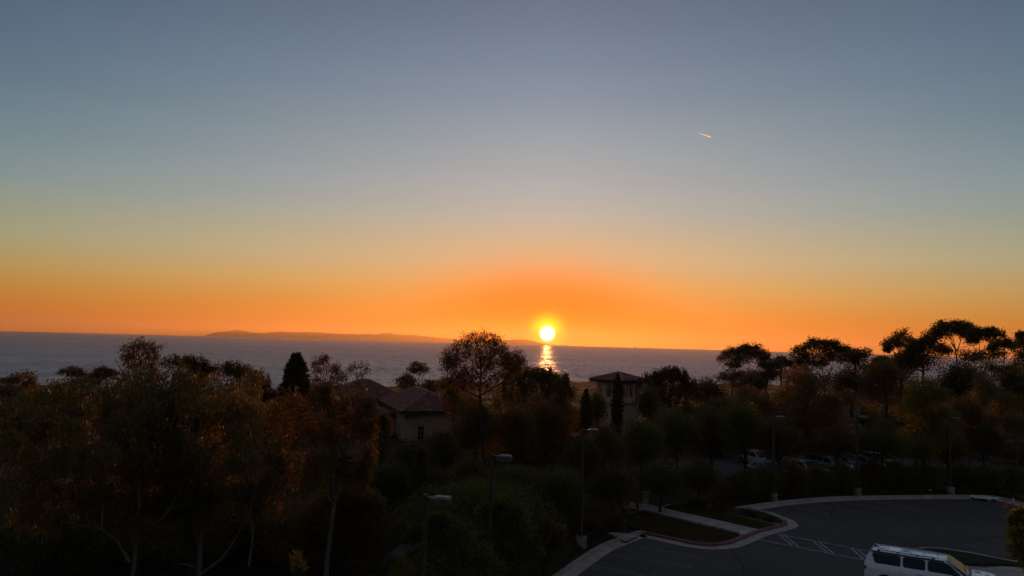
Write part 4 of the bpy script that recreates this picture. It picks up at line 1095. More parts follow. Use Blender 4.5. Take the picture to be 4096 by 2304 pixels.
Yb = 82.0 / ((CAMH - A(2729, 1473, 1000).z) / 1000); bt = A(2729, 1473, Yb); bz = SEA_Z - (Yb ** 2) / (2 * REARTH)
boat = empty('boat', (bt.x, Yb, bz)); tag(boat, 'small dark boat far out on the sea above the right-hand pines', 'boat')
MB().add([(-7, -2, -.5), (6, -2, -.5), (10, 0, -.2), (6, 2, -.5), (-7, 2, -.5), (-7.5, -2.6, 2), (6, -2.6, 2.3), (12, 0, 2.9), (6, 2.6, 2.3), (-7.5, 2.6, 2)], [(4, 3, 2, 1, 0), (5, 6, 7, 8, 9), (0, 1, 6, 5), (1, 2, 7, 6), (2, 3, 8, 7), (3, 4, 9, 8), (4, 0, 5, 9)]).build('hull', M_BLK, boat)
MB().bevbox(-3, 3, -1.6, 1.6, 2.3, 4.6, .2).build('cabin', M_HEAD, boat)

def vapour_trail():
    a, b = A(2796, 534, 30000), A(2846, 549, 29500); m = bpy.data.materials.new('ice_vapour'); m.use_nodes = True; ns, ls = m.node_tree.nodes, m.node_tree.links
    ns.remove(ns['Principled BSDF'])
    v = ns.new('ShaderNodeVolumePrincipled'); v.inputs['Color'].default_value = (1, 1, 1, 1); v.inputs['Density'].default_value = .06; v.inputs['Anisotropy'].default_value = .8
    ls.new(v.outputs[0], ns['Material Output'].inputs['Volume'])
    r = empty('vapour_trail', tuple(b)); tag(r, 'short bright aircraft vapour trail high in the right-hand sky', 'vapour trail')
    d = a - b; t = Tubes(); n = 10; rs = np.random.default_rng(9)
    pts = np.array([d * (i / n) for i in range(n + 1)]) + rs.normal(size=(n + 1, 3)) * 2
    t.add(pts, 20, 4, 8); t.build('trail', m, r)
vapour_trail()
print('TREES', TREE_N)
# ---- skyline, farthest first
T = tree
T('umbrella', 290, 1472, 1520, 66, 120, 'small flat-topped gum tree on thin bare stems, left of the big weeping gum', 1, clumps=[(262, 1497, 26, 10), (292, 1484, 22, 9), (300, 1500, 20, 9), (322, 1507, 16, 7), (290, 1540, 24, 12)], base=296, trunk=[(298, 1640), (300, 1590), (296, 1530)], rt=.12)
T('round', 88, 1494, 1580, 125, 105, 'rounded brown tree poking above the treeline at far left', 2, leaf='bronze', clumps=[(90, 1520, 42, 26), (55, 1530, 32, 16), (30, 1530, 24, 12), (120, 1545, 22, 28), (85, 1560, 40, 30)])
T('round', 205, 1556, 1640, 240, 100, 'low dark hedge of treetops between the far left tree and the big gums', 3)
T('round', 395, 1476, 1600, 90, 96, 'dark tree with lumpy crown behind the big weeping gum, left side', 4, clumps=[(410, 1485, 26, 14), (440, 1500, 20, 14), (385, 1510, 24, 16), (345, 1530, 30, 20), (400, 1550, 60, 36)])
T('candle', 900, 1470, 1620, 260, 92, 'dark green pine crown right behind the big weeping gums', 5, leaf='dark', clumps=[(930, 1495, 40, 26), (980, 1510, 36, 24), (1030, 1530, 34, 22), (1060, 1560, 34, 26), (980, 1570, 70, 40), (880, 1520, 60, 40), (1075, 1600, 30, 20), (690, 1470, 50, 22), (760, 1480, 60, 30)])
T('conifer', 1180, 1418, 1660, 150, 86, 'pointed dark pine standing against the sea', 6)
T('round', 1672, 1454, 1512, 95, 135, 'small ball-crowned tree on a thin stem above the tiled roof', 7, clumps=[(1668, 1468, 26, 16), (1690, 1482, 24, 14), (1650, 1484, 22, 12), (1672, 1488, 24, 12)], trunk=[(1668, 1580), (1672, 1540), (1676, 1500)], rt=.16, limbs=[[(1671, 1545), (1684, 1520), (1700, 1495)], [(1671, 1540), (1660, 1512), (1650, 1492)]], leaf='olive')
T('round', 1625, 1502, 1570, 90, 128, 'dark rounded bush-like tree left under the ball-crowned tree', 8, leaf='olive')
T('round', 1735, 1522, 1590, 120, 115, 'low dark treetops right of the tiled roof ridge', 9)
T('wispy', 1930, 1335, 1540, 310, 62, 'large airy see-through gum tree just left of the setting sun', 10, leaf='bronze', bark=BARK_DARK, cover=.95,
  trunk=[(1940, 1990), (1935, 1850), (1925, 1700), (1920, 1560), (1925, 1470), (1915, 1400)], rt=.15,
  limbs=[[(1922, 1560), (1890, 1520), (1858, 1470), (1830, 1440)], [(1924, 1500), (1960, 1450), (1985, 1410)], [(1922, 1540), (1980, 1500), (2030, 1470)], [(1922, 1520), (1895, 1470), (1880, 1420)], [(1920, 1590), (1860, 1560), (1800, 1530)], [(1925, 1580), (2010, 1530), (2050, 1480)]],
  clumps=[(1800, 1420, 28), (1790, 1470, 24), (1830, 1395, 28), (1865, 1372, 30), (1905, 1358, 28), (1945, 1358, 28), (1985, 1370, 24), (1845, 1430, 30), (1880, 1410, 28), (1930, 1400, 30), (1975, 1408, 26), (2010, 1400, 20), (2030, 1430, 20),
          (2005, 1450, 24), (1800, 1520, 24), (1830, 1500, 26), (1870, 1480, 24), (1915, 1460, 26), (1960, 1470, 22), (2055, 1450, 26), (2085, 1450, 18), (2060, 1478, 26), (2030, 1500, 26), (1990, 1510, 26), (1950, 1530, 30), (1890, 1540, 30), (1775, 1540, 20), (1850, 1545, 24), (1790, 1445, 22), (1820, 1455, 24), (1860, 1510, 26), (1905, 1500, 26), (1925, 1430, 24), (1965, 1440, 24), (2070, 1425, 22), (2030, 1460, 22)])
T('candle', 2140, 1500, 1740, 250, 80, 'broad bushy tree with upright shoots directly below the sun', 11, leaf='olive', clumps=[(2060, 1525, 40, 24), (2120, 1515, 44, 20), (2180, 1520, 40, 20), (2230, 1540, 32, 20), (2060, 1570, 60, 40), (2140, 1570, 60, 40), (2220, 1590, 50, 44), (2100, 1640, 80, 50), (2190, 1660, 70, 60), (2030, 1640, 60, 60)])
T('candle', 2245, 1535, 1780, 110, 72, 'narrow reddish brown shrub-like tree left of the tower cypress', 12, leaf='bronze', clumps=[(2240, 1565, 28, 22), (2262, 1545, 12, 22), (2265, 1600, 34, 34), (2235, 1640, 40, 40), (2270, 1690, 40, 50), (2230, 1730, 50, 50)])
T('umbrella', 2158, 1500, 1530, 40, 92, 'tiny round treetop sticking up below the sun', 13, clumps=[(2160, 1507, 12, 8), (2172, 1520, 16, 8), (2150, 1525, 14, 7)], trunk=[(2160, 1700), (2160, 1600), (2161, 1520)], rt=.1)
T('cypress', 2468, 1506, 1830, 52, 88, 'tall narrow dark cypress column in front of the tower', 14)
T('cypress', 2342, 1566, 1860, 54, 76, 'shorter cypress column left of the tower', 15)
T('round', 2385, 1575, 1760, 84, 82, 'leafy glinting tree between the two cypress columns', 16, leaf='green')
T('candle', 2680, 1492, 1740, 230, 88, 'pine with upright candle shoots right of the tower', 17, leaf='needle', clumps=[(2640, 1530, 40, 24), (2680, 1515, 36, 22), (2720, 1525, 36, 24), (2760, 1560, 30, 26), (2600, 1550, 40, 26), (2660, 1580, 70, 40), (2730, 1600, 60, 44), (2600, 1620, 60, 50), (2680, 1660, 80, 50)])
T('round', 2600, 1545, 1760, 90, 84, 'light-leaved tree overlapping the right side of the tower', 18, leaf='green')
T('round', 2835, 1518, 1680, 150, 100, 'dark tree crown where the coast strip meets the treeline', 19)
T('umbrella', 2985, 1384, 1560, 190, 112, 'tall gum with domed crown and bare forked stems against the sea', 20, leaf='olive', trunk=[(2986, 1660), (2986, 1600), (2984, 1540), (2990, 1490)], rt=.14,
  limbs=[[(2985, 1545), (2960, 1510), (2935, 1480), (2920, 1450)], [(2985, 1520), (2996, 1480), (3003, 1440)], [(2985, 1530), (3020, 1490), (3045, 1450)]],
  clumps=[(2912, 1440, 24, 16), (2930, 1420, 24, 14), (2960, 1412, 26, 14), (2985, 1402, 28, 14), (3010, 1402, 26, 14), (3015, 1428, 26, 14), (3045, 1425, 24, 14), (3060, 1445, 18, 12), (2960, 1445, 22, 12), (2930, 1465, 20, 10)])
T('wispy', 2930, 1500, 1600, 120, 108, 'airy low gum crown below the domed gum', 21, leaf='olive', clumps=[(2910, 1510, 26, 18), (2945, 1500, 24, 16), (3000, 1500, 30, 20), (3040, 1500, 26, 18), (2960, 1540, 40, 22), (3020, 1540, 36, 22)], cover=1.8)
T('round', 3125, 1422, 1530, 76, 104, 'dark ball-shaped gum crown left of the broad gum cluster', 22, clumps=[(3135, 1445, 28, 18), (3110, 1460, 24, 14), (3155, 1460, 18, 14), (3120, 1500, 40, 30)])
T('umbrella', 3068, 1452, 1490, 62, 106, 'small flat dark gum crown between domed gum and ball crown', 23, clumps=[(3060, 1466, 20, 10), (3082, 1470, 18, 9), (3095, 1500, 26, 14), (3075, 1520, 30, 16)])
T('umbrella', 3290, 1365, 1500, 220, 106, 'broad gum with many rounded clumps and see-through stems', 24, leaf='dark', trunk=[(3300, 1640), (3298, 1560), (3292, 1500), (3284, 1440)], rt=.14,
  limbs=[[(3298, 1530), (3270, 1490), (3240, 1450), (3215, 1430)], [(3298, 1520), (3330, 1480), (3350, 1430)], [(3296, 1540), (3318, 1490), (3322, 1420)], [(3298, 1560), (3258, 1510), (3230, 1480)]],
  clumps=[(3195, 1430, 22, 16), (3210, 1408, 24, 14), (3240, 1396, 26, 14), (3265, 1380, 24, 13), (3290, 1384, 26, 13), (3315, 1384, 24, 13), (3335, 1400, 24, 14), (3365, 1402, 24, 14), (3380, 1410, 18, 10), (3250, 1430, 26, 14), (3290, 1420, 26, 14), (3225, 1460, 26, 14), (3200, 1470, 24, 16), (3280, 1460, 24, 12), (3340, 1440, 20, 12)])
T('round', 3420, 1400, 1520, 100, 98, 'dense dark tree crown right of the broad gum', 25, clumps=[(3425, 1422, 34, 20), (3400, 1445, 30, 24), (3450, 1445, 26, 24), (3425, 1490, 50, 40)])
T('wispy', 3463, 1387, 1425, 44, 118, 'tiny thin-leaved tree top alone against the orange sky', 26, leaf='olive', clumps=[(3452, 1402, 10, 9), (3470, 1394, 10, 7), (3478, 1404, 9, 7)], trunk=[(3456, 1500), (3458, 1440), (3466, 1410)], rt=.09, cover=1.4)
T('wispy', 3540, 1428, 1520, 140, 108, 'thin open gum with sea showing through, left of the two-lobed gum', 27, leaf='olive', clumps=[(3520, 1440, 20, 12), (3545, 1435, 22, 12), (3500, 1465, 26, 16), (3560, 1465, 26, 16), (3530, 1490, 40, 24), (3480, 1490, 26, 20)], cover=2.2)
T('umbrella', 3600, 1328, 1410, 110, 100, 'gum with two lobes leaning left on the skyline', 28, leaf='olive', trunk=[(3608, 1620), (3604, 1520), (3594, 1420), (3600, 1390)], rt=.12,
  limbs=[[(3594, 1425), (3575, 1410), (3558, 1398)], [(3596, 1405), (3610, 1380), (3612, 1350)]],
  clumps=[(3612, 1345, 20, 15), (3600, 1362, 22, 15), (3625, 1372, 18, 13), (3556, 1374, 20, 13), (3545, 1390, 14, 10), (3580, 1372, 16, 10), (3552, 1404, 8, 8), (3605, 1385, 16, 8)])
T('round', 3610, 1412, 1540, 120, 96, 'rounded crown directly under the two-lobed gum', 29, leaf='olive')
T('umbrella', 3690, 1360, 1500, 150, 94, 'dark lumpy gum between the two-lobed gum and the tall canopy', 30, clumps=[(3660, 1385, 14, 10), (3655, 1412, 26, 16), (3700, 1372, 26, 14), (3725, 1395, 34, 20), (3680, 1420, 34, 20), (3760, 1410, 26, 16), (3700, 1460, 44, 26), (3655, 1460, 34, 26)])
T('umbrella', 3800, 1294, 1420, 180, 96, 'tallest gum with wide dark umbrella crown and bare lower branches', 31, trunk=[(3835, 1640), (3830, 1520), (3828, 1440), (3820, 1390), (3812, 1350)], rt=.14,
  limbs=[[(3828, 1405), (3808, 1370), (3790, 1345)], [(3829, 1400), (3842, 1365), (3850, 1340)], [(3828, 1420), (3790, 1390), (3762, 1370)], [(3828, 1410), (3818, 1375), (3812, 1345)]],
  clumps=[(3735, 1345, 22, 16), (3755, 1322, 24, 14), (3785, 1312, 26, 14), (3815, 1308, 26, 13), (3845, 1308, 26, 14), (3872, 1318, 24, 16), (3800, 1330, 30, 14), (3840, 1330, 28, 12), (3870, 1340, 22, 14), (3770, 1340, 26, 14), (3730, 1362, 18, 10)])
T('umbrella', 3940, 1316, 1420, 140, 92, 'gum with flat umbrella crown and long leaning pale stem, right of the tallest', 32, bark=BARK_PALE, trunk=[(3885, 1640), (3905, 1560), (3920, 1490), (3926, 1430), (3940, 1380)], rt=.12,
  limbs=[[(3924, 1440), (3902, 1410), (3880, 1390), (3876, 1365)], [(3926, 1430), (3915, 1400), (3912, 1360)], [(3928, 1420), (3952, 1385), (3960, 1360)], [(3918, 1500), (3950, 1470), (3980, 1450)], [(3910, 1540), (3940, 1510), (3965, 1490)]],
  clumps=[(3882, 1352, 20, 13), (3905, 1336, 22, 13), (3930, 1334, 24, 14), (3955, 1338, 24, 13), (3962, 1325, 16, 9), (3985, 1350, 18, 15), (3935, 1352, 30, 12), (3890, 1368, 14, 8)])
T('umbrella', 4020, 1362, 1420, 70, 100, 'small round-headed gum on forked stems near the right edge', 33, trunk=[(4005, 1600), (4010, 1500), (4018, 1430), (4020, 1400)], rt=.13,
  limbs=[[(4018, 1440), (4040, 1415), (4052, 1395)], [(4014, 1450), (3990, 1420), (3980, 1395)]],
  clumps=[(4022, 1374, 18, 11), (4035, 1385, 14, 8), (4010, 1385, 14, 8), (3982, 1380, 16, 10), (3972, 1395, 12, 7), (4058, 1388, 10, 8), (3975, 1420, 22, 14), (3950, 1430, 26, 16), (3900, 1440, 34, 20), (3870, 1440, 30, 22)])
T('round', 4100, 1330, 1520, 70, 88, 'dark tree cut off by the right edge of the view', 34, clumps=[(4095, 1345, 18, 16), (4090, 1375, 20, 18), (4085, 1425, 28, 24), (4095, 1460, 30, 30), (4110, 1400, 30, 40)])
T('wispy', 4020, 1455, 1560, 150, 96, 'tangle of thin dark branches with sea showing through, lower right skyline', 35, leaf='dark', clumps=[(3980, 1470, 26, 18), (4020, 1480, 26, 18), (4055, 1470, 22, 18), (4000, 1510, 36, 20), (4050, 1510, 30, 20)], cover=1.6)

# ---- middle band behind the lower parking lot
T('round', 3000, 1560, 1760, 190, 84, 'reddish brown tree below the domed gum', 36, leaf='bronze')
T('weeping', 3215, 1452, 1800, 290, 74, 'large reddish weeping tree with thick dark trunk behind the parked cars', 37, leaf='bronze', bark=BARK_GREY, trunk=[(3235, 1905), (3232, 1840), (3225, 1760), (3220, 1650)], rt=.42,
  limbs=[[(3232, 1870), (3195, 1835), (3150, 1808)], [(3238, 1835), (3262, 1815), (3290, 1790)], [(3228, 1830), (3215, 1780), (3218, 1740)], [(3238, 1850), (3270, 1835), (3285, 1820)]],
  fill=(56, [(3075, 1600), (3110, 1500), (3150, 1460), (3200, 1455), (3250, 1480), (3300, 1500), (3350, 1560), (3365, 1620)], lambda x: 1810), cover=.9)
T('round', 3395, 1485, 1620, 180, 90, 'dark crown above the square chimney', 38)
T('round', 3540, 1468, 1680, 200, 86, 'brown tree with scattered bright glints above the lamp row', 39, leaf='bronze')
T('weeping', 3700, 1492, 1730, 130, 68, 'yellow-green weeping tree standing out of the darker crowns at right', 40, leaf='yellow', bark=BARK_GREY, fill=(44, [(3640, 1540), (3660, 1500), (3700, 1490), (3740, 1530), (3770, 1600), (3785, 1660)], lambda x: 1760))
T('round', 3860, 1460, 1720, 210, 90, 'wide dark crown right of the yellow-green tree', 41)
T('weeping', 3960, 1500, 1720, 170, 78, 'olive weeping crown left of the white wall at right', 42, leaf='euc', bark=BARK_PALE, trunk=[(4000, 1900), (3998, 1760), (4002, 1650), (3998, 1560)], rt=.12, fill=(50, [(3890, 1580), (3930, 1510), (3990, 1500), (4030, 1560)], lambda x: 1700), cover=.9)
T('round', 4075, 1480, 1680, 130, 84, 'dark crown at the right edge above the far building', 43)
T('round', 2880, 1600, 1780, 200, 82, 'dark crown right of the candle-shoot pine, low band', 44)
T('round', 3000, 1500, 1600, 130, 98, 'small dark crown behind the domed gum stems', 45)

# ---- nearer band, in front of tower, house and lower lot
T('round', 2700, 1655, 1900, 250, 68, 'large dark round tree right of the tower base', 46, leaf='green')
T('round', 2850, 1640, 1850, 190, 70, 'dark green tree in the middle of the right-hand tree bank', 47, leaf='dark')
T('round', 2980, 1632, 1840, 200, 66, 'glossy green tree catching small glints left of the reddish weeping tree', 48, leaf='green')
T('round', 3110, 1700, 1880, 200, 64, 'low green tree overhanging the leftmost parked cars', 49, leaf='olive')
T('round', 3345, 1720, 1864, 170, 66, 'brown foliage over the middle of the parked cars', 50, leaf='bronze')
T('round', 3530, 1690, 1880, 200, 64, 'bright-edged green tree right of the second far lamp post', 51, leaf='green')
T('round', 3660, 1720, 1900, 170, 66, 'yellowish tree between the second and third far lamp posts', 52, leaf='yellow', bark=BARK_GREY, cover=.9)
T('round', 3790, 1730, 1890, 160, 70, 'dull brown tree behind the third far lamp post', 53, leaf='bronze')
T('round', 3930, 1700, 1880, 150, 72, 'dark tree left of the far building window', 54)
T('wispy', 4060, 1640, 1800, 110, 66, 'thin-stemmed gum in front of the far building', 55, leaf='euc', bark=BARK_PALE, trunk=[(4066, 1900), (4070, 1780), (4066, 1700)], rt=.07)
T('weeping', 3870, 1560, 1760, 130, 74, 'pale-trunked gum with brown leaves behind the third lamp post', 56, leaf='bronze', bark=BARK_PALE, trunk=[(3872, 1890), (3880, 1800), (3884, 1700)], rt=.12)
T('round', 2560, 1690, 1900, 210, 62, 'tree with shiny leaf tips in front of the tower foot', 57, leaf='green')
T('round', 2420, 1715, 1940, 190, 58, 'dark tree right of the middle lamp head', 58, leaf='olive')
T('round', 2330, 1760, 1960, 150, 54, 'dim tree around the middle lamp post', 59, leaf='dark')
T('round', 2180, 1620, 1900, 220, 70, 'brown tree mass below the sun, behind the lamps', 60, leaf='bronze')
T('round', 2050, 1640, 1940, 220, 66, 'tree mass right of the airy gum trunk', 61, leaf='bronze')
T('round', 1900, 1600, 1880, 190, 68, 'dense foliage around the airy gum trunk', 62, leaf='olive')
T('round', 1815, 1560, 1760, 120, 78, 'brown foliage covering the right corner of the tiled house', 63, leaf='bronze', clumps=[(1800, 1580, 34), (1830, 1570, 36), (1850, 1610, 40), (1820, 1640, 40), (1850, 1680, 44), (1870, 1740, 44), (1790, 1540, 30, 18)])
T('candle', 1525, 1690, 1900, 95, 60, 'upright leafy tree left of the stucco house wall', 64, leaf='olive', clumps=[(1510, 1715, 16, 26), (1530, 1700, 14, 24), (1545, 1720, 16, 26), (1520, 1770, 36, 36), (1545, 1820, 30, 40), (1505, 1830, 34, 40)])
T('round', 1640, 1790, 1990, 220, 56, 'low dark trees hiding the foot of the stucco house', 65)
T('round', 1760, 1740, 1960, 200, 60, 'dark tree in front of the right part of the stucco house', 66, leaf='olive')
T('conifer', 1682, 1800, 1960, 80, 46, 'small pointed bushy tree below the house balcony', 67, leaf='olive')
T('round', 1560, 1850, 2080, 200, 48, 'dark crown left of the nearest lamp head', 68)
T('round', 1740, 1890, 2060, 200, 46, 'dim crown behind the nearest lamp head', 69)
T('round', 1880, 1850, 2060, 190, 48, 'dim crown left of the second lamp post', 70, leaf='olive')
T('round', 2060, 1880, 2100, 230, 46, 'green tree right of the second lamp post', 71, leaf='green')
T('round', 2240, 1900, 2110, 200, 46, 'low tree left of the lamp with the concrete footing', 72, leaf='green')
T('round', 2440, 1880, 2060, 180, 50, 'dark tree beside the walk gate pillar', 73)
T('round', 2640, 1860, 1990, 200, 54, 'dark tree behind the lawn island', 74)
T('round', 2800, 1850, 1990, 190, 56, 'low dark tree between lawn island and parked cars', 75)

# ---- foreground bottom centre
T('round', 1790, 2080, 2330, 300, 29, 'leafy green tree around the nearest lamp post', 76, leaf='green', depth=2.5, clumps=[(1700, 2160, 40), (1740, 2110, 34), (1760, 2070, 22), (1800, 2120, 40), (1850, 2170, 50), (1780, 2200, 60), (1900, 2230, 50), (1830, 2270, 60), (1740, 2280, 60), (1660, 2130, 22), (1640, 2160, 18), (1950, 2280, 50)])
T('round', 2010, 2010, 2300, 240, 34, 'tree with pale tips right of the second lamp post, bottom', 77, leaf='green', depth=2.5, clumps=[(1960, 2060, 40), (2010, 2030, 40), (2060, 2070, 50), (1990, 2110, 50), (2080, 2140, 50), (2020, 2180, 60), (2110, 2220, 50), (2050, 2260, 60)])
T('round', 2190, 2080, 2300, 170, 36, 'dim shrub left of the kerb in the bottom middle', 78, leaf='olive', name='large_shrub', cat='shrub', depth=2.5)
T('candle', 1610, 2180, 2330, 70, 25, 'pale-tipped bush at the bottom beside the street gap', 79, leaf='yellow', name='bush', cat='bush', clumps=[(1600, 2270, 18, 26), (1625, 2290, 22, 26), (1590, 2310, 30, 26)], Ls=.8)
T('candle', 1190, 2230, 2330, 60, 17, 'yellow-green leafy shoot at the bottom edge', 80, leaf='yellow', name='bush', cat='bush', clumps=[(1180, 2250, 10, 14), (1195, 2270, 14, 18), (1182, 2295, 18, 18), (1215, 2290, 8, 14)], Ls=.8)
T('round', 1380, 1945, 2320, 340, 39, 'wide round reddish bush right of the white-trunked gum', 81, leaf='bronze', name='large_bush', cat='bush', depth=3, cover=1.1, clumps=[(1400, 1975, 40, 26), (1340, 1990, 50, 36), (1440, 2000, 50, 40), (1490, 2030, 40, 40), (1300, 2050, 60, 50), (1400, 2060, 70, 60), (1490, 2110, 60, 60), (1260, 2120, 50, 60), (1370, 2150, 80, 70), (1500, 2190, 60, 60), (1440, 2230, 80, 60), (1300, 2230, 70, 60), (1220, 2210, 40, 50)])
# ---- left foreground
T('round', 120, 1800, 2060, 200, 40, 'dim brown foliage in front of the left tiled roof', 82, leaf='euc', clumps=[(30, 1760, 34, 26), (70, 1780, 30, 24), (60, 1840, 60, 40), (30, 1930, 70, 50), (120, 1900, 26, 40), (60, 2010, 80, 40)])
T('round', 1040, 2010, 2300, 260, 41, 'dark understorey tree between the two pale-trunked gums', 83, depth=2.5)
T('round', 700, 2060, 2300, 300, 40, 'dark undergrowth tree behind the forked gum', 84, depth=2.5)
T('round', 330, 2080, 2330, 260, 38, 'low green undergrowth bush at lower left', 85, leaf='green', name='large_bush', cat='bush', depth=2)
T('round', 90, 2080, 2340, 240, 36, 'dark green bush in the bottom left corner', 86, leaf='green', name='large_bush', cat='bush', depth=2)
T('round', 100, 1600, 1790, 240, 52, 'dark crown at left edge above the tiled roof', 87, clumps=[(20, 1590, 50, 40), (30, 1650, 60, 50), (110, 1690, 60, 40), (60, 1720, 50, 20)])
T('weeping', 400, 1475, 2120, 620, 31, 'huge weeping gum with forked pale trunk filling the left foreground', 88, Ls=1.2, leaf='euc', depth=3.2,
  trunk=[(500, 2460), (520, 2380), (532, 2300), (548, 2150), (557, 2000), (560, 1880), (562, 1780), (575, 1680)], rt=.12,
  limbs=[[(525, 2245), (460, 2170), (400, 2105), (350, 2040), (318, 1975), (290, 1900)], [(560, 2165), (620, 2100), (665, 2050), (700, 1975)], [(560, 1960), (590, 1890), (625, 1840)], [(412, 2120), (408, 2060), (385, 1990)], [(556, 1900), (540, 1830), (538, 1760)], [(560, 1880), (480, 1750), (380, 1650)], [(562, 1800), (640, 1680), (700, 1600)]],
  fill=(66, [(110, 1680), (160, 1610), (230, 1580), (300, 1545), (360, 1510), (430, 1495), (520, 1480), (600, 1480), (680, 1475), (740, 1480)], lambda x: 2100), cover=1.0)
T('wispy', 560, 1352, 1480, 170, 33, 'airy reddish twig crown rising above the huge weeping gum', 89, leaf='bronze', bark=BARK_DARK, trunk=[(575, 1800), (572, 1650), (566, 1530), (560, 1440)], rt=.07,
  limbs=[[(568, 1560), (530, 1480), (505, 1410)], [(568, 1540), (600, 1470), (625, 1400)], [(568, 1560), (520, 1510), (490, 1460)]],
  clumps=[(510, 1395, 24), (545, 1380, 24), (580, 1378, 24), (615, 1388, 22), (500, 1430, 22), (540, 1420, 26), (585, 1420, 26), (620, 1430, 20), (520, 1460, 26), (570, 1465, 28), (615, 1465, 20)], cover=.9)
T('wispy', 790, 1422, 1500, 130, 34, 'thin airy shoots above the second weeping gum', 90, leaf='bronze', bark=BARK_DARK, clumps=[(745, 1440, 18), (780, 1445, 20), (815, 1455, 18), (770, 1480, 24), (810, 1490, 24), (850, 1475, 18)])
T('weeping', 850, 1475, 2080, 480, 33, 'second weeping gum with long diagonal pale limb, centre left', 91, Ls=1.2, leaf='euc', depth=3.2,
  trunk=[(795, 2420), (798, 2290), (802, 2150), (806, 2000), (802, 1850), (792, 1700)], rt=.13,
  limbs=[[(812, 2290), (880, 2240), (950, 2150), (1000, 2060), (1025, 1990), (1050, 1920)], [(1000, 2262), (1006, 2150), (1006, 2060), (1000, 1980)], [(790, 2285), (745, 2262), (715, 2245)], [(804, 2000), (760, 1900), (720, 1820)], [(803, 1900), (870, 1780), (930, 1700)]],
  fill=(66, [(660, 1520), (720, 1480), (800, 1490), (880, 1485), (940, 1510), (1000, 1580), (1050, 1640), (1085, 1720)], lambda x: 2060), cover=.9)
T('weeping', 1300, 1550, 1950, 430, 35, 'white-trunked gum with hanging orange-lit leaves, centre left', 92, Ls=1.2, leaf='bronze', depth=2.8,
  trunk=[(1290, 2450), (1300, 2350), (1308, 2250), (1322, 2120), (1338, 2000), (1344, 1900), (1340, 1820), (1334, 1750), (1318, 1660), (1300, 1580)], rt=.14,
  limbs=[[(1334, 2008), (1290, 1965), (1250, 1920), (1218, 1885)], [(1340, 1995), (1372, 1955), (1392, 1890), (1410, 1830)], [(1345, 1955), (1318, 1930), (1290, 1895)], [(1325, 1715), (1280, 1675), (1240, 1640)], [(1313, 2110), (1308, 2070), (1296, 2050)], [(1344, 1880), (1400, 1760), (1450, 1700)]],
  clumps=[(1100, 1640, 44), (1160, 1600, 44), (1130, 1700, 50), (1200, 1660, 46), (1250, 1600, 40), (1270, 1560, 30), (1320, 1620, 40), (1300, 1560, 26), (1370, 1620, 38), (1420, 1600, 38), (1460, 1650, 40), (1480, 1600, 26), (1380, 1680, 40), (1440, 1720, 40), (1480, 1700, 28),
          (1290, 1700, 40), (1230, 1740, 44), (1160, 1780, 50), (1100, 1770, 40), (1090, 1850, 50), (1160, 1870, 50), (1230, 1830, 46), (1290, 1820, 44), (1350, 1830, 44), (1410, 1840, 44), (1460, 1860, 36), (1480, 1800, 26), (1440, 1900, 34), (1260, 1900, 40), (1370, 1890, 34), (1340, 1750, 40)], cover=.95)
T('wispy', 1330, 1425, 1560, 150, 37, 'thin twigs with drooping leaves above the stucco chimney', 93, leaf='bronze', bark=BARK_DARK, trunk=[(1330, 1750), (1325, 1640), (1312, 1540)], rt=.05,
  limbs=[[(1325, 1650), (1295, 1560), (1285, 1470)], [(1325, 1640), (1350, 1560), (1350, 1490)], [(1388, 1570), (1372, 1530), (1365, 1500)]],
  clumps=[(1262, 1450, 16), (1290, 1440, 20), (1305, 1430, 14), (1280, 1480, 18), (1270, 1515, 14), (1330, 1480, 22), (1350, 1470, 16), (1335, 1510, 20), (1370, 1505, 16), (1300, 1530, 18), (1340, 1545, 18)], cover=1.1)
T('wispy', 1430, 1450, 1560, 90, 39, 'nearly bare twig fan against the sea left of the roof ridge', 94, leaf='olive', bark=BARK_GREY, trunk=[(1432, 1800), (1432, 1660), (1430, 1540), (1428, 1490)], rt=.04,
  limbs=[[(1430, 1560), (1410, 1510), (1398, 1465)], [(1430, 1550), (1450, 1500), (1462, 1460)], [(1430, 1560), (1440, 1500), (1438, 1455)]],
  clumps=[(1400, 1475, 14, 18), (1420, 1462, 14, 14), (1445, 1462, 16, 16), (1465, 1480, 12, 18), (1430, 1500, 18, 18), (1410, 1545, 18, 12), (1450, 1540, 16, 12)], cover=.5)
T('round', 4110, 2030, 2290, 140, 19, 'glossy yellowish bush at the right edge beside the lot', 95, rt=.035, leaf='yellow', name='large_bush', cat='bush', depth=1.2, clumps=[(4085, 2060, 22, 22), (4070, 2090, 18, 18), (4100, 2110, 40, 40), (4075, 2150, 30, 26), (4100, 2190, 34, 30), (4078, 2220, 28, 26), (4105, 2260, 34, 34), (4140, 2160, 50, 90)])

# shrubs in the bank between the two lots
bank = [(2880, 1925, 2030, 130), (2975, 1885, 2025, 140), (3050, 1872, 2015, 150), (3160, 1866, 2005, 160), (3270, 1874, 1995, 150), (3370, 1860, 1990, 160), (3490, 1852, 1985, 150), (3600, 1856, 1980, 160), (3710, 1862, 1982, 150), (3850, 1860, 1980, 160), (3960, 1866, 1984, 150), (4060, 1866, 1990, 150)]
where = ['beside the walk gate', 'right of the lawn island corner', 'left of the first far lamp post', 'just right of the first far lamp post', 'under the thick dark trunk', 'left of the second far lamp post',
         'just right of the second far lamp post', 'midway between second and third far lamp posts', 'left of the third far lamp post', 'just right of the third far lamp post', 'behind the two white low platforms', 'behind the traffic cones']
for i, ((x, yt, yb, w_), wh) in enumerate(zip(bank, where)):
    gy = G(x, yb).y
    T('round', x, yt, yb + 6, w_, min(72, gy + 1.8), 'low dark shrub on the bank ' + wh, 100 + i, name='shrub', cat='shrub', leaf='green' if i % 3 else 'olive', group='shrubs on the bank behind the lot', depth=1.6, cover=.9)
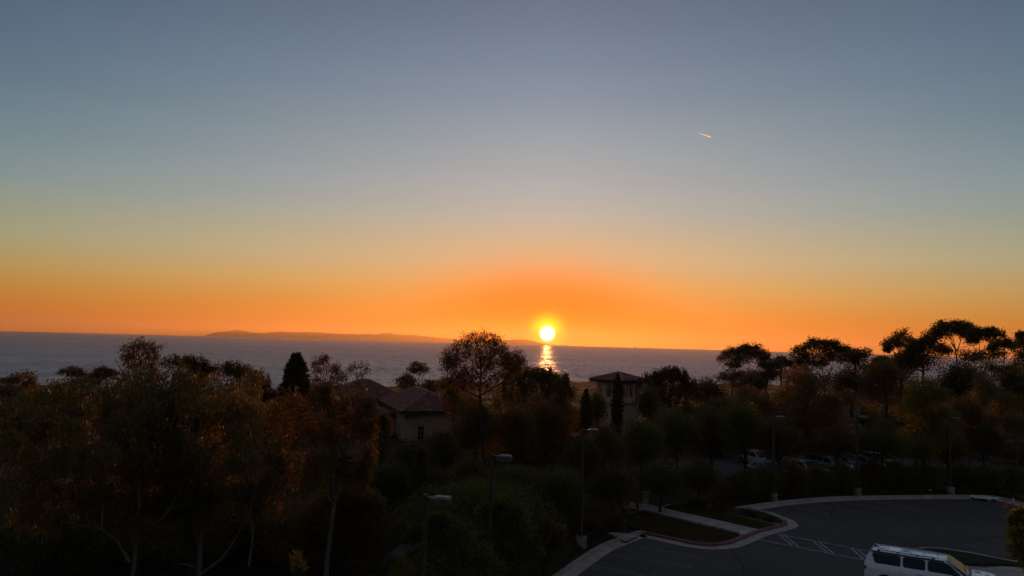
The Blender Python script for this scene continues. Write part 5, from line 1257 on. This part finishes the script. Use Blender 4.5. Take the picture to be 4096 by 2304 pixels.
bk2 = [(2790, 1998, 2032, 90, 'at the back of the planting bed'), (2890, 2018, 2048, 90, 'in the middle of the planting bed'), (3000, 2040, 2068, 80, 'near the planting bed corner'), (3080, 2064, 2090, 60, 'at the planting bed tip by the gutter nose')]
for i, (x, yt, yb, w_, wh) in enumerate(bk2):
    T('round', x, yt, yb, w_, G(x, yb).y, 'small dark shrub ' + wh, 130 + i, name='shrub', cat='shrub', leaf='dark', depth=.7, group='shrubs in the planting bed')
lf = [(2390, 2090, 2135, 80), (2255, 2130, 2185, 90), (2160, 2190, 2250, 100), (2070, 2230, 2310, 120), (2450, 2060, 2110, 90)]
lw = ['beside the lamp footing', 'left of the lamp footing', 'by the kerb at the bottom', 'at the bottom near the street gap', 'above the drain apron']
for i, ((x, yt, yb, w_), wh) in enumerate(zip(lf, lw)):
    T('round', x, yt, yb + 10, w_, G(x, yb).y, 'dim ground-hugging shrub ' + wh, 140 + i, name='shrub', cat='shrub', leaf='olive', depth=1, cover=.8, group='shrubs left of the kerb')

# ground cover nobody could count
def cover_patch(name, poly_px, n, h, leaf, seed, L=.09, W=.05, z0=0.0):
    rs = np.random.default_rng(seed); P = [G(x, y) for x, y in poly_px]
    xs = [p.x for p in P]; ys = [p.y for p in P]; pts = []
    def inside(x, y):
        c = False; j = len(P) - 1
        for i in range(len(P)):
            if (P[i].y > y) != (P[j].y > y) and x < (P[j].x - P[i].x) * (y - P[i].y) / (P[j].y - P[i].y) + P[i].x: c = not c
            j = i
        return c
    while len(pts) < n:
        x, y = rs.uniform(min(xs), max(xs)), rs.uniform(min(ys), max(ys))
        if inside(x, y): pts.append((x, y))
    pts = np.array(pts); hh = h * (.5 + .5 * np.sin(pts[:, 0] * 1.7) * np.sin(pts[:, 1] * 2.1)) + h * .3
    Pp = np.stack([pts[:, 0], pts[:, 1], z0 + hh * rs.random(len(pts))], 1)
    D = rs.normal(size=(len(pts), 3)) * .6; D[:, 2] += .8
    V, F = leafmesh(Pp, D, L, W, rs, True)
    tag(npmesh(name, V, F, LM[leaf]), kind='stuff')
cover_patch('ground_cover', [(2900, 2034), (2996, 2022), (3103, 2008), (3210, 1997), (3359, 1988), (3551, 1984), (3765, 1982), (3978, 1984), (4096, 2005), (4096, 1895), (3700, 1880), (3300, 1890), (2900, 1920)], 42000, .45, 'olive', 1, .16, .09)
cover_patch('undergrowth', [(2080, 2370), (2230, 2260), (2340, 2190), (2400, 2130), (2480, 2050), (2400, 2000), (2100, 2050), (1700, 2200), (1300, 2400)], 40000, .5, 'olive', 2, .13, .07)
cover_patch('grass_blades', [(3110, 2098), (2996, 2075), (2860, 2042), (2725, 2012), (2645, 2030), (3030, 2118)], 12000, .05, 'olive', 3, .07, .03, .12)
cover_patch('grass_blades', [(2960, 2142), (2570, 2048), (2520, 2058), (2560, 2130), (2726, 2160), (2850, 2176), (2930, 2160)], 22000, .05, 'olive', 4, .07, .03, .12)

# ---- FILLERS: the shaded grove, look-alike dark trees that stand between the ones told apart above
def grove():
    rs = np.random.default_rng(77); protos = []
    k0 = [('round', 'dark'), ('round', 'olive'), ('round', 'bronze'), ('round', 'green')]
    GL = 'dark leafy tree lost in the shaded grove below the treeline'
    spots = []
    for Y in (41, 47, 53, 60, 67, 75, 83, 91, 100, 112):
        step = 7.2 * 2980 / Y
        x = -150 + rs.uniform(0, step)
        while x < 4200:
            px = x + rs.uniform(-.25, .25) * step; yj = Y + rs.uniform(-2, 2)
            wx = A(px, 1900, yj).x
            ok = not (Y < 68 and wx > -1.0 + max(0, (yj - 36)) * .62) and not (wx > 8 and Y < 80)
            if 1380 < px < 1560 + 100 and Y < 40: ok = False
            if ok:
                yt = 1715 + (90 - yj) * 4.6 + rs.uniform(-10, 60) if yj < 87 else (rs.uniform(1590, 1690) if px > 2500 else rs.uniform(1620, 1700))
                if 1440 < px < 1840: yt = max(yt, 1800)
                if 2380 < px < 2570: yt = max(yt, 1740)
                if 2380 < px < 2600 and yj > 70: yt = max(yt, 1760)
                h = A(px, yt, yj).z - terrain(wx, yj)
                if h > 1.4: spots.append((wx, yj, h))
            x += step
    marks = [(60, 1760, 'the lower left tiled roof'), (560, 1900, 'the forked pale trunk'), (800, 2050, 'the long diagonal pale limb'), (1180, 1560, 'the pointed dark pine'), (1330, 2050, 'the white-trunked gum'), (1640, 1700, 'the stucco house'),
             (1702, 1990, 'the nearest lamp head'), (1970, 1830, 'the second lamp head'), (1930, 1600, 'the airy gum trunk'), (2333, 1720, 'the middle lamp head'), (2342, 1700, 'the shorter cypress'), (2468, 1700, 'the tall cypress at the tower'), (2680, 1600, 'the candle-shoot pine'),
             (2575, 1990, 'the gate pillar'), (2985, 1620, 'the domed gum'), (3094, 1680, 'the first far lamp head'), (3232, 1800, 'the thick dark trunk'), (3427, 1680, 'the second far lamp head'), (3700, 1650, 'the yellow-green weeping tree'), (3797, 1690, 'the third far lamp head'), (4040, 1780, 'the far building window'),
             (2140, 1620, 'the bushy tree under the sun'), (1530, 1800, 'the upright leafy tree by the house'), (300, 1560, 'the small flat-topped gum')]
    used = {}; cn = ['dark', 'olive-brown', 'reddish brown', 'dull green']
    for i, (wx, yj, h) in enumerate(spots):
        j = i % 4
        pxc = 2048 + (wx / yj) * FOC
        pyt = 1152 + math.tan(math.atan2(CAMH - h - terrain(wx, yj), yj) + PITCH) * FOC + 70
        best = sorted(marks, key=lambda m: (m[0] - pxc) ** 2 + (m[1] - pyt) ** 2)
        lab = None
        for mk in best[:5]:
            dx, dy = pxc - mk[0], pyt - mk[1]
            rel = ('left of' if dx < 0 else 'right of') if abs(dx) > abs(dy) * .8 else ('above' if dy < 0 else 'below')
            for pre in ('', 'low ' if dy > 0 else 'high '):
                lab_ = '%s%s grove tree %s %s' % (pre, cn[j], rel, mk[2])
                if lab_ not in used: lab = lab_; break
            if lab: break
        lab = lab or '%s grove tree in the shade beyond %s' % (cn[j], best[0][2]); used[lab] = 1
        if len(protos) <= j:
            kind, lf_ = k0[j]
            yt_ = pyt - 70; yb_ = 1152 + (math.tan(math.atan2(CAMH - .3, yj) + PITCH)) * FOC
            r = tree(kind, pxc, yt_, yb_, 8.6 / yj * FOC, yj, lab, 300 + j, leaf=lf_, gz=terrain(wx, yj), group='trees of the shaded grove', depth=4.0, Ls=1.05)
            protos.append((r, h)); continue
        r, hp = protos[j]
        c = r.copy(); COL.objects.link(c); c.location = (wx, yj, terrain(wx, yj)); sc = h / hp; w_ = rs.uniform(.85, 1.15); c['label'] = lab
        c.scale = (w_, w_, sc); c.rotation_euler = (0, 0, rs.uniform(0, 6.28))
        for ch in r.children:
            d = ch.copy(); COL.objects.link(d); d.parent = c
grove()
def scrub():
    rs = np.random.default_rng(8); n = 60000; t_ = rs.random(n) ** 1.2; x = rs.uniform(-330, 420, n); y = 125 + t_ * 900
    keep = np.sin(x * .05 + y * .03) + np.sin(x * .021 - y * .04) + rs.normal(size=n) * .6 > -.1 + t_ * 1.2
    x, y = x[keep], y[keep]; z = np.array([terrain(a, b) for a, b in zip(x, y)])
    P = np.stack([x, y, z + rs.random(len(x)) * (1.0 + .8 * (y < 400))], 1); D = rs.normal(size=(len(x), 3)); D[:, 2] = abs(D[:, 2])
    V, F = leafmesh(P, D, 1.3, 1.1, rs, True)
    tag(npmesh('hillside_scrub', V, F, LM['dark']), kind='stuff')
scrub()
